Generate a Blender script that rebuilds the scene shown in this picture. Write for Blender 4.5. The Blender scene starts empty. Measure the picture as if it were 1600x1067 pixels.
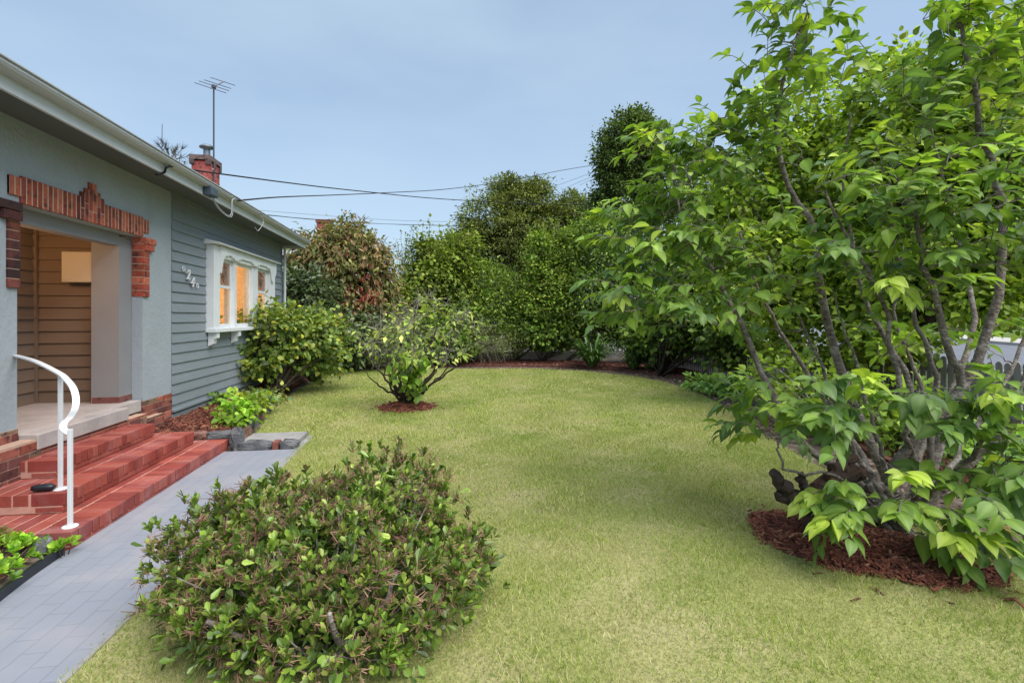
import bpy, math, random
import numpy as np
from mathutils import Vector, Matrix
R = math.radians
rng = np.random.default_rng(11)
random.seed(5)
C = bpy.context.scene.collection
scene = bpy.context.scene

# ------------------------------------------------------------------ camera, sky, sun, exposure
F, HX, HV, CAMZ = 800.0, 679.0, 495.0, 1.65
YAW = math.atan((800 - HX) / F)
cy_, sy_ = math.cos(YAW), math.sin(YAW)
cam_d = bpy.data.cameras.new('camera'); cam = bpy.data.objects.new('camera', cam_d); C.objects.link(cam)
cam.location = (0, 0, CAMZ); cam.rotation_euler = (R(90), 0, -YAW)
cam_d.sensor_width = 36; cam_d.lens = F / 1600 * 36
cam_d.shift_y = -(533.5 - HV) / 1600
cam_d.clip_start = 0.05; cam_d.clip_end = 3000
scene.camera = cam

SUN_EL, SUN_AZ = R(60), R(140)      # azimuth measured from +Y towards +X
w = bpy.data.worlds.new('World'); scene.world = w; w.use_nodes = True
nt = w.node_tree; nt.nodes.clear()
out = nt.nodes.new('ShaderNodeOutputWorld'); bg = nt.nodes.new('ShaderNodeBackground')
sky = nt.nodes.new('ShaderNodeTexSky'); sky.sky_type = 'NISHITA'; sky.sun_disc = False
sky.sun_elevation = SUN_EL; sky.sun_rotation = SUN_AZ
sky.altitude = 50; sky.air_density = 1.0; sky.dust_density = 1.5; sky.ozone_density = 1.0
tc = nt.nodes.new('ShaderNodeTexCoord'); mp = nt.nodes.new('ShaderNodeMapping'); mp.inputs['Scale'].default_value = (1.2, 1.2, 3.5)
ns = nt.nodes.new('ShaderNodeTexNoise'); ns.inputs['Scale'].default_value = 1.6; ns.inputs['Detail'].default_value = 5
cr = nt.nodes.new('ShaderNodeMapRange'); cr.inputs['From Min'].default_value = .35; cr.inputs['From Max'].default_value = .75
cr.inputs['To Min'].default_value = .42; cr.inputs['To Max'].default_value = .78
mx = nt.nodes.new('ShaderNodeMix'); mx.data_type = 'RGBA'
mx.inputs['B'].default_value = (2.9, 3.75, 4.55, 1)       # thin high overcast veil
L = nt.links.new
L(tc.outputs['Generated'], mp.inputs['Vector']); L(mp.outputs['Vector'], ns.inputs['Vector'])
L(ns.outputs['Fac'], cr.inputs['Value']); L(cr.outputs['Result'], mx.inputs['Factor'])
L(sky.outputs['Color'], mx.inputs['A']); L(mx.outputs['Result'], bg.inputs['Color'])
bg.inputs['Strength'].default_value = 0.1
L(bg.outputs['Background'], out.inputs['Surface'])

sd = bpy.data.lights.new('sun', 'SUN'); sun = bpy.data.objects.new('sun', sd); C.objects.link(sun)
sd.energy = 2.7; sd.angle = R(60); sd.color = (1, .95, .87)
sv = Vector((math.sin(SUN_AZ) * math.cos(SUN_EL), math.cos(SUN_AZ) * math.cos(SUN_EL), math.sin(SUN_EL)))
sun.rotation_euler = sv.to_track_quat('Z', 'Y').to_euler(); sun.location = (5, -5, 12)
scene.view_settings.view_transform = 'Standard'; scene.view_settings.look = 'None'
scene.view_settings.gamma = 1; scene.view_settings.use_curve_mapping = False
scene.view_settings.exposure = 0.98
scene.cycles.max_bounces = 8; scene.cycles.transparent_max_bounces = 8
scene.cycles.use_denoising = True

# ------------------------------------------------------------------ helpers
def S(r, g, b):
    f = lambda c: c / 12.92 if c <= .04045 else ((c + .055) / 1.055) ** 2.4
    return (f(r / 255), f(g / 255), f(b / 255))
def dp(u, v, w_):                     # a world point from a direction of view and a real distance
    r = (u - 800) / F * w_
    return np.array([r * cy_ + w_ * sy_, -r * sy_ + w_ * cy_, CAMZ - (v - HV) / F * w_])
def gy(u, Y):                         # x of the direction u at world depth Y
    t = (u - 800) / F
    return Y * (t * cy_ + sy_) / (cy_ - t * sy_)

class MB:
    def __init__(s): s.v, s.f, s.c, s.n = [], [], [], 0
    def add(s, V, T, col=(1, 1, 1)):
        V = np.asarray(V, float).reshape(-1, 3); T = np.asarray(T, int).reshape(-1, 3)
        col = np.asarray(col, float)
        if col.ndim == 1: col = np.tile(col, (len(V), 1))
        s.v.append(V); s.f.append(T + s.n); s.c.append(col); s.n += len(V)
    def poly(s, pts, col=(1, 1, 1)):  # convex polygon fan
        n = len(pts); s.add(pts, [(0, i, i + 1) for i in range(1, n - 1)], col)
    def box(s, a, b, col=(1, 1, 1)):
        x0, y0, z0 = np.minimum(a, b); x1, y1, z1 = np.maximum(a, b)
        s.add([(x0,y0,z0),(x1,y0,z0),(x1,y1,z0),(x0,y1,z0),(x0,y0,z1),(x1,y0,z1),(x1,y1,z1),(x0,y1,z1)], BOXT, col)
    def cbox(s, a, b, e=.004, col=(1, 1, 1)):   # chamfered box
        a = np.minimum(a, b).astype(float) if not isinstance(a, np.ndarray) else a; b = np.asarray(b, float)
        lo = np.minimum(a, b); hi = np.maximum(a, b)
        V = []
        for sx in (0, 1):
            for sy in (0, 1):
                for sz in (0, 1):
                    p = np.array([hi[0] if sx else lo[0], hi[1] if sy else lo[1], hi[2] if sz else lo[2]])
                    d = np.array([-1 if sx else 1, -1 if sy else 1, -1 if sz else 1]) * e
                    for k in range(3):
                        q = p + d; q[k] = p[k]; V.append(q)
        T = []
        I = lambda sx, sy, sz, k: (sx * 4 + sy * 2 + sz) * 3 + k
        def quad(a_, b_, c_, d_): T.extend([(a_, b_, c_), (a_, c_, d_)])
        for q in (0, 1):
            quad(I(q,0,0,0), I(q,1,0,0), I(q,1,1,0), I(q,0,1,0))
            quad(I(0,q,0,1), I(1,q,0,1), I(1,q,1,1), I(0,q,1,1))
            quad(I(0,0,q,2), I(1,0,q,2), I(1,1,q,2), I(0,1,q,2))
        for i in (0, 1):
            for j in (0, 1):
                quad(I(0,i,j,1), I(1,i,j,1), I(1,i,j,2), I(0,i,j,2))
                quad(I(i,0,j,0), I(i,1,j,0), I(i,1,j,2), I(i,0,j,2))
                quad(I(i,j,0,0), I(i,j,1,0), I(i,j,1,1), I(i,j,0,1))
                for k in (0, 1): T.append((I(i,j,k,0), I(i,j,k,1), I(i,j,k,2)))
        s.add(V, T, col)
    def prism(s, pts, ax, a, b, col=(1, 1, 1)):
        # closed outline extruded along an axis (0,1,2); ear-clipped so it may be concave
        pts = [tuple(p) for p in pts]; n = len(pts)
        def put(p, h):
            q = list(p); q.insert(ax, h); return q
        V = [put(p, a) for p in pts] + [put(p, b) for p in pts]
        tri = earclip(pts)
        T = [t for t in tri] + [(i + n, k + n, j + n) for i, j, k in tri]
        for i in range(n):
            j = (i + 1) % n; T += [(i, j, j + n), (i, j + n, i + n)]
        s.add(V, T, col)
    def tube(s, pts, rad, sides=6, col=(1, 1, 1), cap=True):
        P = np.asarray(pts, float); n = len(P)
        if np.isscalar(rad): rad = [rad] * n
        t = np.gradient(P, axis=0); t /= np.linalg.norm(t, axis=1)[:, None] + 1e-9
        up = np.array([0, 0, 1.]) if abs(t[0][2]) < .9 else np.array([1., 0, 0])
        nrm = np.cross(t[0], up); nrm /= np.linalg.norm(nrm); V = []
        for i in range(n):
            nrm = nrm - t[i] * np.dot(nrm, t[i]); nrm /= np.linalg.norm(nrm) + 1e-9
            bi = np.cross(t[i], nrm)
            for k in range(sides):
                a = 2 * math.pi * k / sides
                V.append(P[i] + rad[i] * (nrm * math.cos(a) + bi * math.sin(a)))
        T = []
        for i in range(n - 1):
            for k in range(sides):
                a, b = i * sides + k, i * sides + (k + 1) % sides
                T += [(a, b, b + sides), (a, b + sides, a + sides)]
        if cap:
            V += [P[0], P[-1]]; c0, c1 = n * sides, n * sides + 1
            for k in range(sides):
                T += [(c0, (k + 1) % sides, k), (c1, (n - 1) * sides + k, (n - 1) * sides + (k + 1) % sides)]
        s.add(V, T, col)
    def lathe(s, prof, c, sides=16, col=(1, 1, 1)):
        V, T = [], []
        for r_, z in prof:
            for k in range(sides):
                a = 2 * math.pi * k / sides; V.append((c[0] + r_ * math.cos(a), c[1] + r_ * math.sin(a), c[2] + z))
        for i in range(len(prof) - 1):
            for k in range(sides):
                a, b = i * sides + k, i * sides + (k + 1) % sides
                T += [(a, b, b + sides), (a, b + sides, a + sides)]
        s.add(V, T, col)
    def arrays(s): return np.concatenate(s.v), np.concatenate(s.f), np.concatenate(s.c)
BOXT = [(0,2,1),(0,3,2),(4,5,6),(4,6,7),(0,1,5),(0,5,4),(1,2,6),(1,6,5),(2,3,7),(2,7,6),(3,0,4),(3,4,7)]
def earclip(p):
    idx = list(range(len(p)))
    area = sum(p[i][0] * p[(i + 1) % len(p)][1] - p[(i + 1) % len(p)][0] * p[i][1] for i in idx)
    if area < 0: idx.reverse()
    out_ = []
    cr_ = lambda a, b, c: (b[0]-a[0])*(c[1]-a[1]) - (b[1]-a[1])*(c[0]-a[0])
    g = 0
    while len(idx) > 3 and g < 5000:
        g += 1
        for i in range(len(idx)):
            a, b, c = idx[i - 1], idx[i], idx[(i + 1) % len(idx)]
            if cr_(p[a], p[b], p[c]) <= 1e-12: continue
            if any(q not in (a, b, c) and cr_(p[a], p[b], p[q]) >= 0 and cr_(p[b], p[c], p[q]) >= 0 and cr_(p[c], p[a], p[q]) >= 0 for q in idx): continue
            out_.append((a, b, c)); idx.pop(i); break
        else: break
    out_.append(tuple(idx[:3])); return out_

WT = {}
def obj(name, mb, mat, parent=None, smooth=False):
    V, T, Cc = mb.arrays() if isinstance(mb, MB) else mb
    me = bpy.data.meshes.new(name)
    me.vertices.add(len(V)); me.vertices.foreach_set('co', np.ascontiguousarray(V, np.float32).ravel())
    me.loops.add(len(T) * 3); me.loops.foreach_set('vertex_index', np.ascontiguousarray(T, np.int32).ravel())
    me.polygons.add(len(T)); me.polygons.foreach_set('loop_start', np.arange(0, len(T) * 3, 3, dtype=np.int32))
    me.polygons.foreach_set('loop_total', np.full(len(T), 3, np.int32))
    me.update(calc_edges=True)
    at = me.color_attributes.new('col', 'FLOAT_COLOR', 'POINT')
    at.data.foreach_set('color', np.concatenate([Cc, np.ones((len(Cc), 1))], 1).astype(np.float32).ravel())
    me.polygons.foreach_set('use_smooth', np.full(len(T), bool(smooth)))
    me.materials.append(mat)
    o = bpy.data.objects.new(name, me); C.objects.link(o); WT[o.name] = np.zeros(3)
    if parent is not None:
        o.parent = parent; o.location = tuple(-WT[parent.name])
    return o
def thing(name, label, cat, loc=(0, 0, 0), group=None):
    o = bpy.data.objects.new(name, None); C.objects.link(o); o.location = loc; o.empty_display_size = .2
    WT[o.name] = np.array(loc, float); o['label'] = label; o['category'] = cat
    if group: o['group'] = group
    return o
def tag(o, label, cat, group=None, kind=None):
    o['label'] = label; o['category'] = cat
    if group: o['group'] = group
    if kind: o['kind'] = kind
    return o
def struct(name, mb, mat, smooth=False):
    o = obj(name, mb, mat, None, smooth); o['kind'] = 'structure'; return o

# ------------------------------------------------------------------ materials
def mat(name, col=None, rough=.6, noise=(), bump=None, spec=.3, metal=0.0, transl=0.0, stretch=(1, 1, 1), tint=None, emit=None, estr=1, coat=0):
    m = bpy.data.materials.new(name); m.use_nodes = True
    n = m.node_tree; n.nodes.clear(); l = n.links.new
    o = n.nodes.new('ShaderNodeOutputMaterial'); p = n.nodes.new('ShaderNodeBsdfPrincipled')
    p.inputs['Roughness'].default_value = rough; p.inputs['Metallic'].default_value = metal
    p.inputs['Specular IOR Level'].default_value = spec
    t = n.nodes.new('ShaderNodeNewGeometry'); mpn = n.nodes.new('ShaderNodeMapping'); mpn.inputs['Scale'].default_value = stretch
    l(t.outputs['Position'], mpn.inputs['Vector'])
    if col is None:
        a = n.nodes.new('ShaderNodeAttribute'); a.attribute_name = 'col'; cur = a.outputs['Color']
    else:
        a = n.nodes.new('ShaderNodeRGB'); a.outputs[0].default_value = (*col, 1); cur = a.outputs[0]
    if tint:                          # (colour, scale, lo, hi): real patches of a second colour
        for tcol, sc, lo, hi, amt in tint:
            x = n.nodes.new('ShaderNodeTexNoise'); x.inputs['Scale'].default_value = sc; x.inputs['Detail'].default_value = 5
            l(mpn.outputs['Vector'], x.inputs['Vector'])
            mr = n.nodes.new('ShaderNodeMapRange'); mr.inputs['From Min'].default_value = lo; mr.inputs['From Max'].default_value = hi
            mr.inputs['To Max'].default_value = amt
            l(x.outputs['Fac'], mr.inputs['Value'])
            mi = n.nodes.new('ShaderNodeMix'); mi.data_type = 'RGBA'; mi.inputs['B'].default_value = (*tcol, 1)
            l(mr.outputs['Result'], mi.inputs['Factor']); l(cur, mi.inputs['A']); cur = mi.outputs['Result']
    for sc, amt in noise:
        x = n.nodes.new('ShaderNodeTexNoise'); x.inputs['Scale'].default_value = sc; x.inputs['Detail'].default_value = 4
        l(mpn.outputs['Vector'], x.inputs['Vector'])
        mr = n.nodes.new('ShaderNodeMapRange'); mr.inputs['From Min'].default_value = .25; mr.inputs['From Max'].default_value = .75
        mr.inputs['To Min'].default_value = 1 - amt; mr.inputs['To Max'].default_value = 1 + amt
        l(x.outputs['Fac'], mr.inputs['Value'])
        vm = n.nodes.new('ShaderNodeVectorMath'); vm.operation = 'MULTIPLY'
        cb = n.nodes.new('ShaderNodeCombineXYZ')
        for k in range(3): l(mr.outputs['Result'], cb.inputs[k])
        l(cur, vm.inputs[0]); l(cb.outputs[0], vm.inputs[1]); cur = vm.outputs['Vector']
    l(cur, p.inputs['Base Color'])
    if bump:
        x = n.nodes.new('ShaderNodeTexNoise'); x.inputs['Scale'].default_value = bump[0]; x.inputs['Detail'].default_value = 3
        l(mpn.outputs['Vector'], x.inputs['Vector'])
        bn = n.nodes.new('ShaderNodeBump'); bn.inputs['Strength'].default_value = bump[1]; bn.inputs['Distance'].default_value = bump[2] if len(bump) > 2 else .01
        l(x.outputs['Fac'], bn.inputs['Height']); l(bn.outputs['Normal'], p.inputs['Normal'])
    if emit:
        p.inputs['Emission Color'].default_value = (*emit, 1); p.inputs['Emission Strength'].default_value = estr
    sh = p.outputs['BSDF']
    if transl:
        tr = n.nodes.new('ShaderNodeBsdfTranslucent'); mxs = n.nodes.new('ShaderNodeMixShader'); mxs.inputs['Fac'].default_value = transl
        vm = n.nodes.new('ShaderNodeVectorMath'); vm.operation = 'MULTIPLY'; vm.inputs[1].default_value = (1.5, 1.6, .7)
        l(cur, vm.inputs[0]); l(vm.outputs['Vector'], tr.inputs['Color'])
        l(sh, mxs.inputs[1]); l(tr.outputs[0], mxs.inputs[2]); sh = mxs.outputs[0]
    l(sh, o.inputs['Surface']); return m

M = {}
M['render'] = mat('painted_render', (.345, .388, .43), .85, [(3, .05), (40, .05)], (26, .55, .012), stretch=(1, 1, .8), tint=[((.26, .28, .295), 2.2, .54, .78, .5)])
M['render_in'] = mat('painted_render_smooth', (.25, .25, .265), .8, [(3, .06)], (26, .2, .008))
M['board'] = mat('painted_weatherboard', (.225, .262, .296), .6, [(2, .09), (30, .05)], (60, .15, .003), stretch=(1, .2, 1), tint=[((.29, .31, .325), 5, .58, .75, .4), ((.16, .18, .195), 1.1, .56, .75, .4)])
M['board_lamplit'] = mat('porch_weatherboard_lamplit', (.20, .145, .11), .65, [(2, .07)], None)  # same paint as the outer boards; porch shade and lamp warmth put into the colour
M['white'] = mat('white_paint', (.72, .75, .78), .45, [(4, .05)], (50, .05, .002))
M['fascia'] = mat('fascia_paint', (.57, .60, .63), .5, [(3, .06)])
M['gutter'] = mat('gutter_paint', (.44, .465, .49), .35, [(3, .05)])
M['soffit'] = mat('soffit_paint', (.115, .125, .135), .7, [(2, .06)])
M['roof'] = mat('roof_tile', (.20, .09, .06), .8, [(6, .2)])
M['brick'] = mat('face_brick', None, .75, [(30, .22), (120, .15)], (90, .4, .004), tint=[((.03, .018, .022), 11, .54, .66, .75)])
M['paintbrick'] = mat('red_painted_brick', None, .55, [(5, .14), (60, .14)], (70, .4, .004), tint=[((.09, .035, .035), 7, .60, .76, .6), ((.40, .20, .20), 3.5, .5, .75, .5)])
M['mortar'] = mat('mortar', (.50, .34, .26), .9, [(20, .15)], (80, .3, .004))
M['mortar_pink'] = mat('mortar_step', (.52, .30, .24), .9, [(20, .15)])
M['concrete'] = mat('porch_concrete', (.42, .38, .37), .7, [(3, .12), (25, .08)], (60, .15, .003), tint=[((.28, .27, .29), 4, .5, .75, .6)])
M['metalwhite'] = mat('white_enamel', (.68, .70, .73), .3, [(8, .03)], spec=.5)
M['black'] = mat('black_rubber', (.012, .014, .02), .4, [(20, .2)], spec=.5)
M['greybox'] = mat('grey_plastic', (.06, .085, .11), .45)
M['cable'] = mat('black_cable', (.012, .013, .015), .6)
M['cablew'] = mat('pale_cable', (.36, .38, .40), .5)
M['antenna'] = mat('weathered_aluminium', (.10, .11, .13), .45, metal=.5)
M['zinc'] = mat('zinc_flue', (.17, .22, .25), .5, [(10, .15)], metal=.3)
M['glass'] = None
M['stone'] = mat('bluestone', (.10, .105, .115), .7, [(9, .3), (40, .2)], (25, .6, .012), tint=[((.22, .21, .21), 8, .55, .75, .6)])
M['brownstone'] = mat('brown_edging', (.22, .12, .10), .8, [(12, .25)], (40, .4, .006))
M['soil'] = mat('garden_soil', (.105, .078, .062), .95, [(1.5, .2), (30, .35), (120, .3)], (50, .8, .02), tint=[((.27, .215, .18), 9, .46, .66, .8)])
M['mulchbase'] = mat('mulch_base', (.075, .028, .020), .95, [(14, .3), (90, .4)], (60, 1, .02))
M['mulch'] = mat('bark_mulch', None, .8, [(50, .2)])
M['bark'] = mat('bark_grey', (.19, .16, .14), .85, [(8, .3), (50, .3)], (45, 1, .015), stretch=(1, 1, 1.6), tint=[((.33, .31, .28), 16, .52, .64, .75), ((.07, .055, .05), 22, .56, .66, .8)])
M['barkdark'] = mat('bark_dark', (.05, .038, .032), .85, [(12, .35)], (45, .8, .01), stretch=(1, 1, .4))
M['barkpale'] = mat('bark_lichen', (.16, .14, .12), .85, [(12, .3)], (45, .6, .01), tint=[((.48, .47, .42), 14, .48, .58, .85)])
M['stump'] = mat('charred_stump', (.055, .035, .028), .85, [(10, .4)], (30, 1, .02), tint=[((.12, .055, .035), 9, .5, .66, .8), ((.012, .012, .015), 5, .55, .7, .8)])
M['leaf'] = mat('leaf', None, .42, [(9, .12)], spec=.35, transl=.34)
M['leafg'] = mat('leaf_glossy', None, .30, [(9, .12)], spec=.5, transl=.18)
M['leafbg'] = mat('leaf_matt', None, .6, [(2.0, .14)], spec=.2, transl=.27)
M['dry'] = mat('dried_flower_stalk', None, .85)
M['fence'] = mat('grey_paling', (.27, .26, .255), .85, [(4, .2), (30, .2)], (50, .4, .004), stretch=(1, 1, .15))
M['fencew'] = mat('pale_timber', (.36, .35, .34), .8, [(4, .2)])
M['wire'] = mat('dark_wire', (.035, .037, .042), .6)
M['asphalt'] = mat('asphalt', (.15, .16, .19), .85, [(3, .1), (80, .15)], (90, .3, .004))
M['pave'] = mat('footpath_concrete', (.42, .40, .385), .8, [(3, .1), (40, .1)])
M['verge'] = mat('verge_grass', (.10, .155, .03), .9, [(2, .25), (40, .4)], (60, 1, .03))
M['lawnbase'] = mat('lawn_soil_thatch', (.24, .25, .085), .95, [(60, .35)], (80, .8, .01), tint=[((.34, .30, .16), 1.2, .45, .62, .7)])
M['carpaint'] = mat('car_paint', (.30, .42, .50), .25, spec=.6, metal=.3, coat=1)
M['carglass'] = mat('car_glass', (.03, .05, .06), .08, spec=.8)
M['tyre'] = mat('tyre', (.012, .012, .012), .8)
M['lens'] = mat('lamp_lens', (.6, .62, .62), .15, spec=.7)
M['room'] = mat('room_wall', (.74, .55, .36), .8, [(2, .05)])
M['lampglow'] = mat('lamp_globe', (.9, .8, .6), .5, emit=(1, .68, .35), estr=6)
M['pole'] = mat('timber_pole', (.14, .10, .08), .85, [(6, .25)], stretch=(1, 1, .1))

def glass_mat():
    m = bpy.data.materials.new('window_glass'); m.use_nodes = True; n = m.node_tree; n.nodes.clear(); l = n.links.new
    o = n.nodes.new('ShaderNodeOutputMaterial'); g = n.nodes.new('ShaderNodeBsdfGlossy'); t = n.nodes.new('ShaderNodeBsdfTransparent')
    g.inputs['Roughness'].default_value = .03; t.inputs['Color'].default_value = (.86, .88, .88, 1)
    fr = n.nodes.new('ShaderNodeFresnel'); gm = n.nodes.new('ShaderNodeNewGeometry'); ir = n.nodes.new('ShaderNodeMapRange')
    ir.inputs['To Min'].default_value = 1.5; ir.inputs['To Max'].default_value = 1.0; l(gm.outputs['Backfacing'], ir.inputs['Value']); l(ir.outputs['Result'], fr.inputs['IOR'])
    mx_ = n.nodes.new('ShaderNodeMixShader'); l(fr.outputs[0], mx_.inputs[0]); l(t.outputs[0], mx_.inputs[1]); l(g.outputs[0], mx_.inputs[2])
    l(mx_.outputs[0], o.inputs['Surface']); return m
M['glass'] = glass_mat()
def lead_mat():
    m = bpy.data.materials.new('leadlight_glass'); m.use_nodes = True; n = m.node_tree; p = n.nodes['Principled BSDF']
    p.inputs['Base Color'].default_value = (.30, .22, .20, 1); p.inputs['Roughness'].default_value = .15; p.inputs['Alpha'].default_value = .62
    return m
M['lead'] = lead_mat()

def paver_mat():
    m = bpy.data.materials.new('painted_pavers'); m.use_nodes = True; n = m.node_tree; p = n.nodes['Principled BSDF']; l = n.links.new
    g = n.nodes.new('ShaderNodeNewGeometry'); sp = n.nodes.new('ShaderNodeSeparateXYZ'); cb = n.nodes.new('ShaderNodeCombineXYZ')
    l(g.outputs['Position'], sp.inputs[0]); l(sp.outputs['Y'], cb.inputs['X']); l(sp.outputs['X'], cb.inputs['Y'])
    b = n.nodes.new('ShaderNodeTexBrick'); l(cb.outputs[0], b.inputs['Vector'])
    b.inputs['Scale'].default_value = 1; b.inputs['Brick Width'].default_value = .235; b.inputs['Row Height'].default_value = .117
    b.inputs['Mortar Size'].default_value = .0035; b.inputs['Mortar Smooth'].default_value = .4; b.inputs['Bias'].default_value = 0
    b.inputs['Color1'].default_value = (*[c * .74 for c in (.305, .33, .40)], 1); b.inputs['Color2'].default_value = (.24, .258, .31, 1)
    b.inputs['Mortar'].default_value = (.195, .21, .255, 1)
    x = n.nodes.new('ShaderNodeTexNoise'); x.inputs['Scale'].default_value = 2.2; x.inputs['Detail'].default_value = 6; l(g.outputs['Position'], x.inputs['Vector'])
    mr = n.nodes.new('ShaderNodeMapRange'); mr.inputs['From Min'].default_value = .45; mr.inputs['From Max'].default_value = .72; mr.inputs['To Max'].default_value = .7
    l(x.outputs['Fac'], mr.inputs['Value'])
    mi = n.nodes.new('ShaderNodeMix'); mi.data_type = 'RGBA'; mi.inputs['B'].default_value = (.31, .305, .33, 1)
    l(mr.outputs['Result'], mi.inputs['Factor']); l(b.outputs['Color'], mi.inputs['A']); l(mi.outputs['Result'], p.inputs['Base Color'])
    iv = n.nodes.new('ShaderNodeMath'); iv.operation = 'SUBTRACT'; iv.inputs[0].default_value = 1; l(b.outputs['Fac'], iv.inputs[1])
    x2 = n.nodes.new('ShaderNodeTexNoise'); x2.inputs['Scale'].default_value = 30; l(g.outputs['Position'], x2.inputs['Vector'])
    ad = n.nodes.new('ShaderNodeMath'); ad.operation = 'MULTIPLY_ADD'; ad.inputs[1].default_value = .5; l(x2.outputs['Fac'], ad.inputs[0]); l(iv.outputs[0], ad.inputs[2])
    bn = n.nodes.new('ShaderNodeBump'); bn.inputs['Strength'].default_value = .5; bn.inputs['Distance'].default_value = .006
    l(ad.outputs[0], bn.inputs['Height']); l(bn.outputs['Normal'], p.inputs['Normal']); p.inputs['Roughness'].default_value = .55
    return m
M['paver'] = paver_mat()

def grass_mat():
    m = mat('grass_blades', None, .6, [(.9, .10)], spec=.2, transl=.3, tint=[((.50, .45, .25), 1.6, .47, .66, .6), ((.17, .29, .03), .8, .48, .64, .6), ((.46, .43, .22), 6, .58, .76, .5)])
    return m
M['grass'] = grass_mat()

# ------------------------------------------------------------------ foliage tools
def norm(a): return a / (np.linalg.norm(a, axis=-1, keepdims=True) + 1e-9)
def fold(pts, tris): return np.array(pts, float), np.array(tris, int)
OV = fold([(0,0,0),(-.30,.18,.05),(-.40,.42,.07),(-.24,.72,.03),(0,1,-.12),(.24,.72,.03),(.40,.42,.07),(.30,.18,.05),(0,.42,0),(0,.72,-.03)],
          [(0,8,1),(1,8,2),(2,8,9),(2,9,3),(3,9,4),(0,7,8),(7,6,8),(6,9,8),(6,5,9),(5,4,9)])
RH = fold([(0,0,0),(-.30,.45,.08),(0,1,-.06),(.30,.45,.08)], [(0,2,1),(0,3,2)])
LN = fold([(0,0,0),(-.15,.4,.03),(0,1,-.12),(.15,.4,.03)], [(0,2,1),(0,3,2)])
OB = fold([(0,0,0),(-.14,.35,.04),(-.25,.70,.06),(-.12,.95,.03),(.12,.95,.03),(.25,.70,.06),(.14,.35,.04),(0,.45,-.01),(0,.98,-.02)],
          [(0,7,1),(1,7,2),(2,7,8),(2,8,3),(0,6,7),(6,5,7),(5,8,7),(5,4,8)])
def leaves(pos, tip, nrm, size, tpl, col, wid=1.0):
    Vt, Ft = tpl; n = len(pos)
    y = norm(tip); z = norm(nrm - y * np.sum(nrm * y, 1, keepdims=True)); x = np.cross(y, z)
    size = np.broadcast_to(size, (n,))
    wv = np.broadcast_to(wid, (n,))
    V = (pos[:, None, :] + (Vt[None, :, 0:1] * wv[:, None, None] * x[:, None, :] + Vt[None, :, 1:2] * y[:, None, :] + Vt[None, :, 2:3] * z[:, None, :]) * size[:, None, None])
    T = Ft[None] + (np.arange(n) * len(Vt))[:, None, None]
    Cc = np.repeat(col[:, None, :], len(Vt), 1)
    return V.reshape(-1, 3), T.reshape(-1, 3), Cc.reshape(-1, 3)
def merge(*L_):
    V, T, Cc, n = [], [], [], 0
    for v, t, c in L_:
        V.append(v); T.append(t + n); Cc.append(c); n += len(v)
    return np.concatenate(V), np.concatenate(T), np.concatenate(Cc)
FOL = np.array([1.85, 1.76, 1.35])
def rdir(n): return norm(rng.normal(size=(n, 3)))
def pal(cols, n, jit=.18, weights=None):
    cols = np.array(cols); k = rng.choice(len(cols), n, p=weights)
    k2 = rng.choice(len(cols), n, p=weights); t = rng.random((n, 1)) * .5
    return (cols[k] * (1 - t) + cols[k2] * t) * (1 + jit * rng.normal(size=(n, 1))).clip(.5, 1.7)
def clumps(blobs, nper, shell=.55, stray=.30):
    """blobs: (centre, radii, weight). returns clump centres and outward directions"""
    P, D = [], []
    for c, r, wgt in blobs:
        n = max(1, int(nper * wgt)); d = rdir(n); k = (shell + (1 - shell) * rng.random((n, 1)) ** .7) * (1 + .13 * rng.normal(size=(n, 1)) + (rng.random((n, 1)) < .14) * stray * rng.random((n, 1)))
        P.append(np.asarray(c) + d * np.asarray(r) * k); D.append(norm(d / np.asarray(r)))
    return np.concatenate(P), np.concatenate(D)
def crown(P, D, nleaf, crad, size, tpl, cols, up=.7, outw=.4, droop=.3, squash=.7, weights=None, minz=.06, wid=1.0, clump_var=.30):
    n = len(P); cnt = np.maximum(2, rng.poisson(nleaf, n)); idx = np.repeat(np.arange(n), cnt); m = len(idx)
    rad = crad * (.6 + .8 * rng.random(n))[idx]
    off = rng.normal(size=(m, 3)) * rad[:, None] * .55; off[:, 2] *= squash
    pos = P[idx] + off; k = pos[:, 2] > minz; pos, idx, off = pos[k], idx[k], off[k]; m = len(pos)
    nr = norm(np.array([0, 0, 1.]) * up + D[idx] * outw + rdir(m) * .6)
    tip = norm(D[idx] * .5 + norm(off) * .6 + rdir(m) * .6 + np.array([0, 0, -droop]))
    cv = (1 + clump_var * rng.normal(size=(n, 1))).clip(.5, 1.6)[idx]
    col = pal(cols, m, .24, weights) * cv * FOL
    return leaves(pos, tip, nr, size * (.65 + .7 * rng.random(m)), tpl, col, wid)
def spline(pts, n=12, jit=0.0):
    P = np.array(pts, float)
    if len(P) == 2: P = np.array([P[0], (P[0] + P[1]) / 2, P[1]])
    t = np.linspace(0, len(P) - 1, n); Q = []
    Pe = np.vstack([2 * P[0] - P[1], P, 2 * P[-1] - P[-2]])
    for a in t:
        i = min(int(a), len(P) - 2); f = a - i; p0, p1, p2, p3 = Pe[i], Pe[i + 1], Pe[i + 2], Pe[i + 3]
        Q.append(.5 * ((2 * p1) + (-p0 + p2) * f + (2 * p0 - 5 * p1 + 4 * p2 - p3) * f * f + (-p0 + 3 * p1 - 3 * p2 + p3) * f ** 3))
    Q = np.array(Q)
    if jit: Q[1:-1] += rng.normal(size=(len(Q) - 2, 3)) * jit
    return Q
def limb(mb, pts, r0, r1, n=12, jit=0.01, sides=6):
    Q = spline(pts, n, jit); mb.tube(Q, np.linspace(r0, r1, n), sides); return Q
def plant_root(name, label, cat, base, group=None): return thing(name, label, cat, tuple(base), group)

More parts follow.
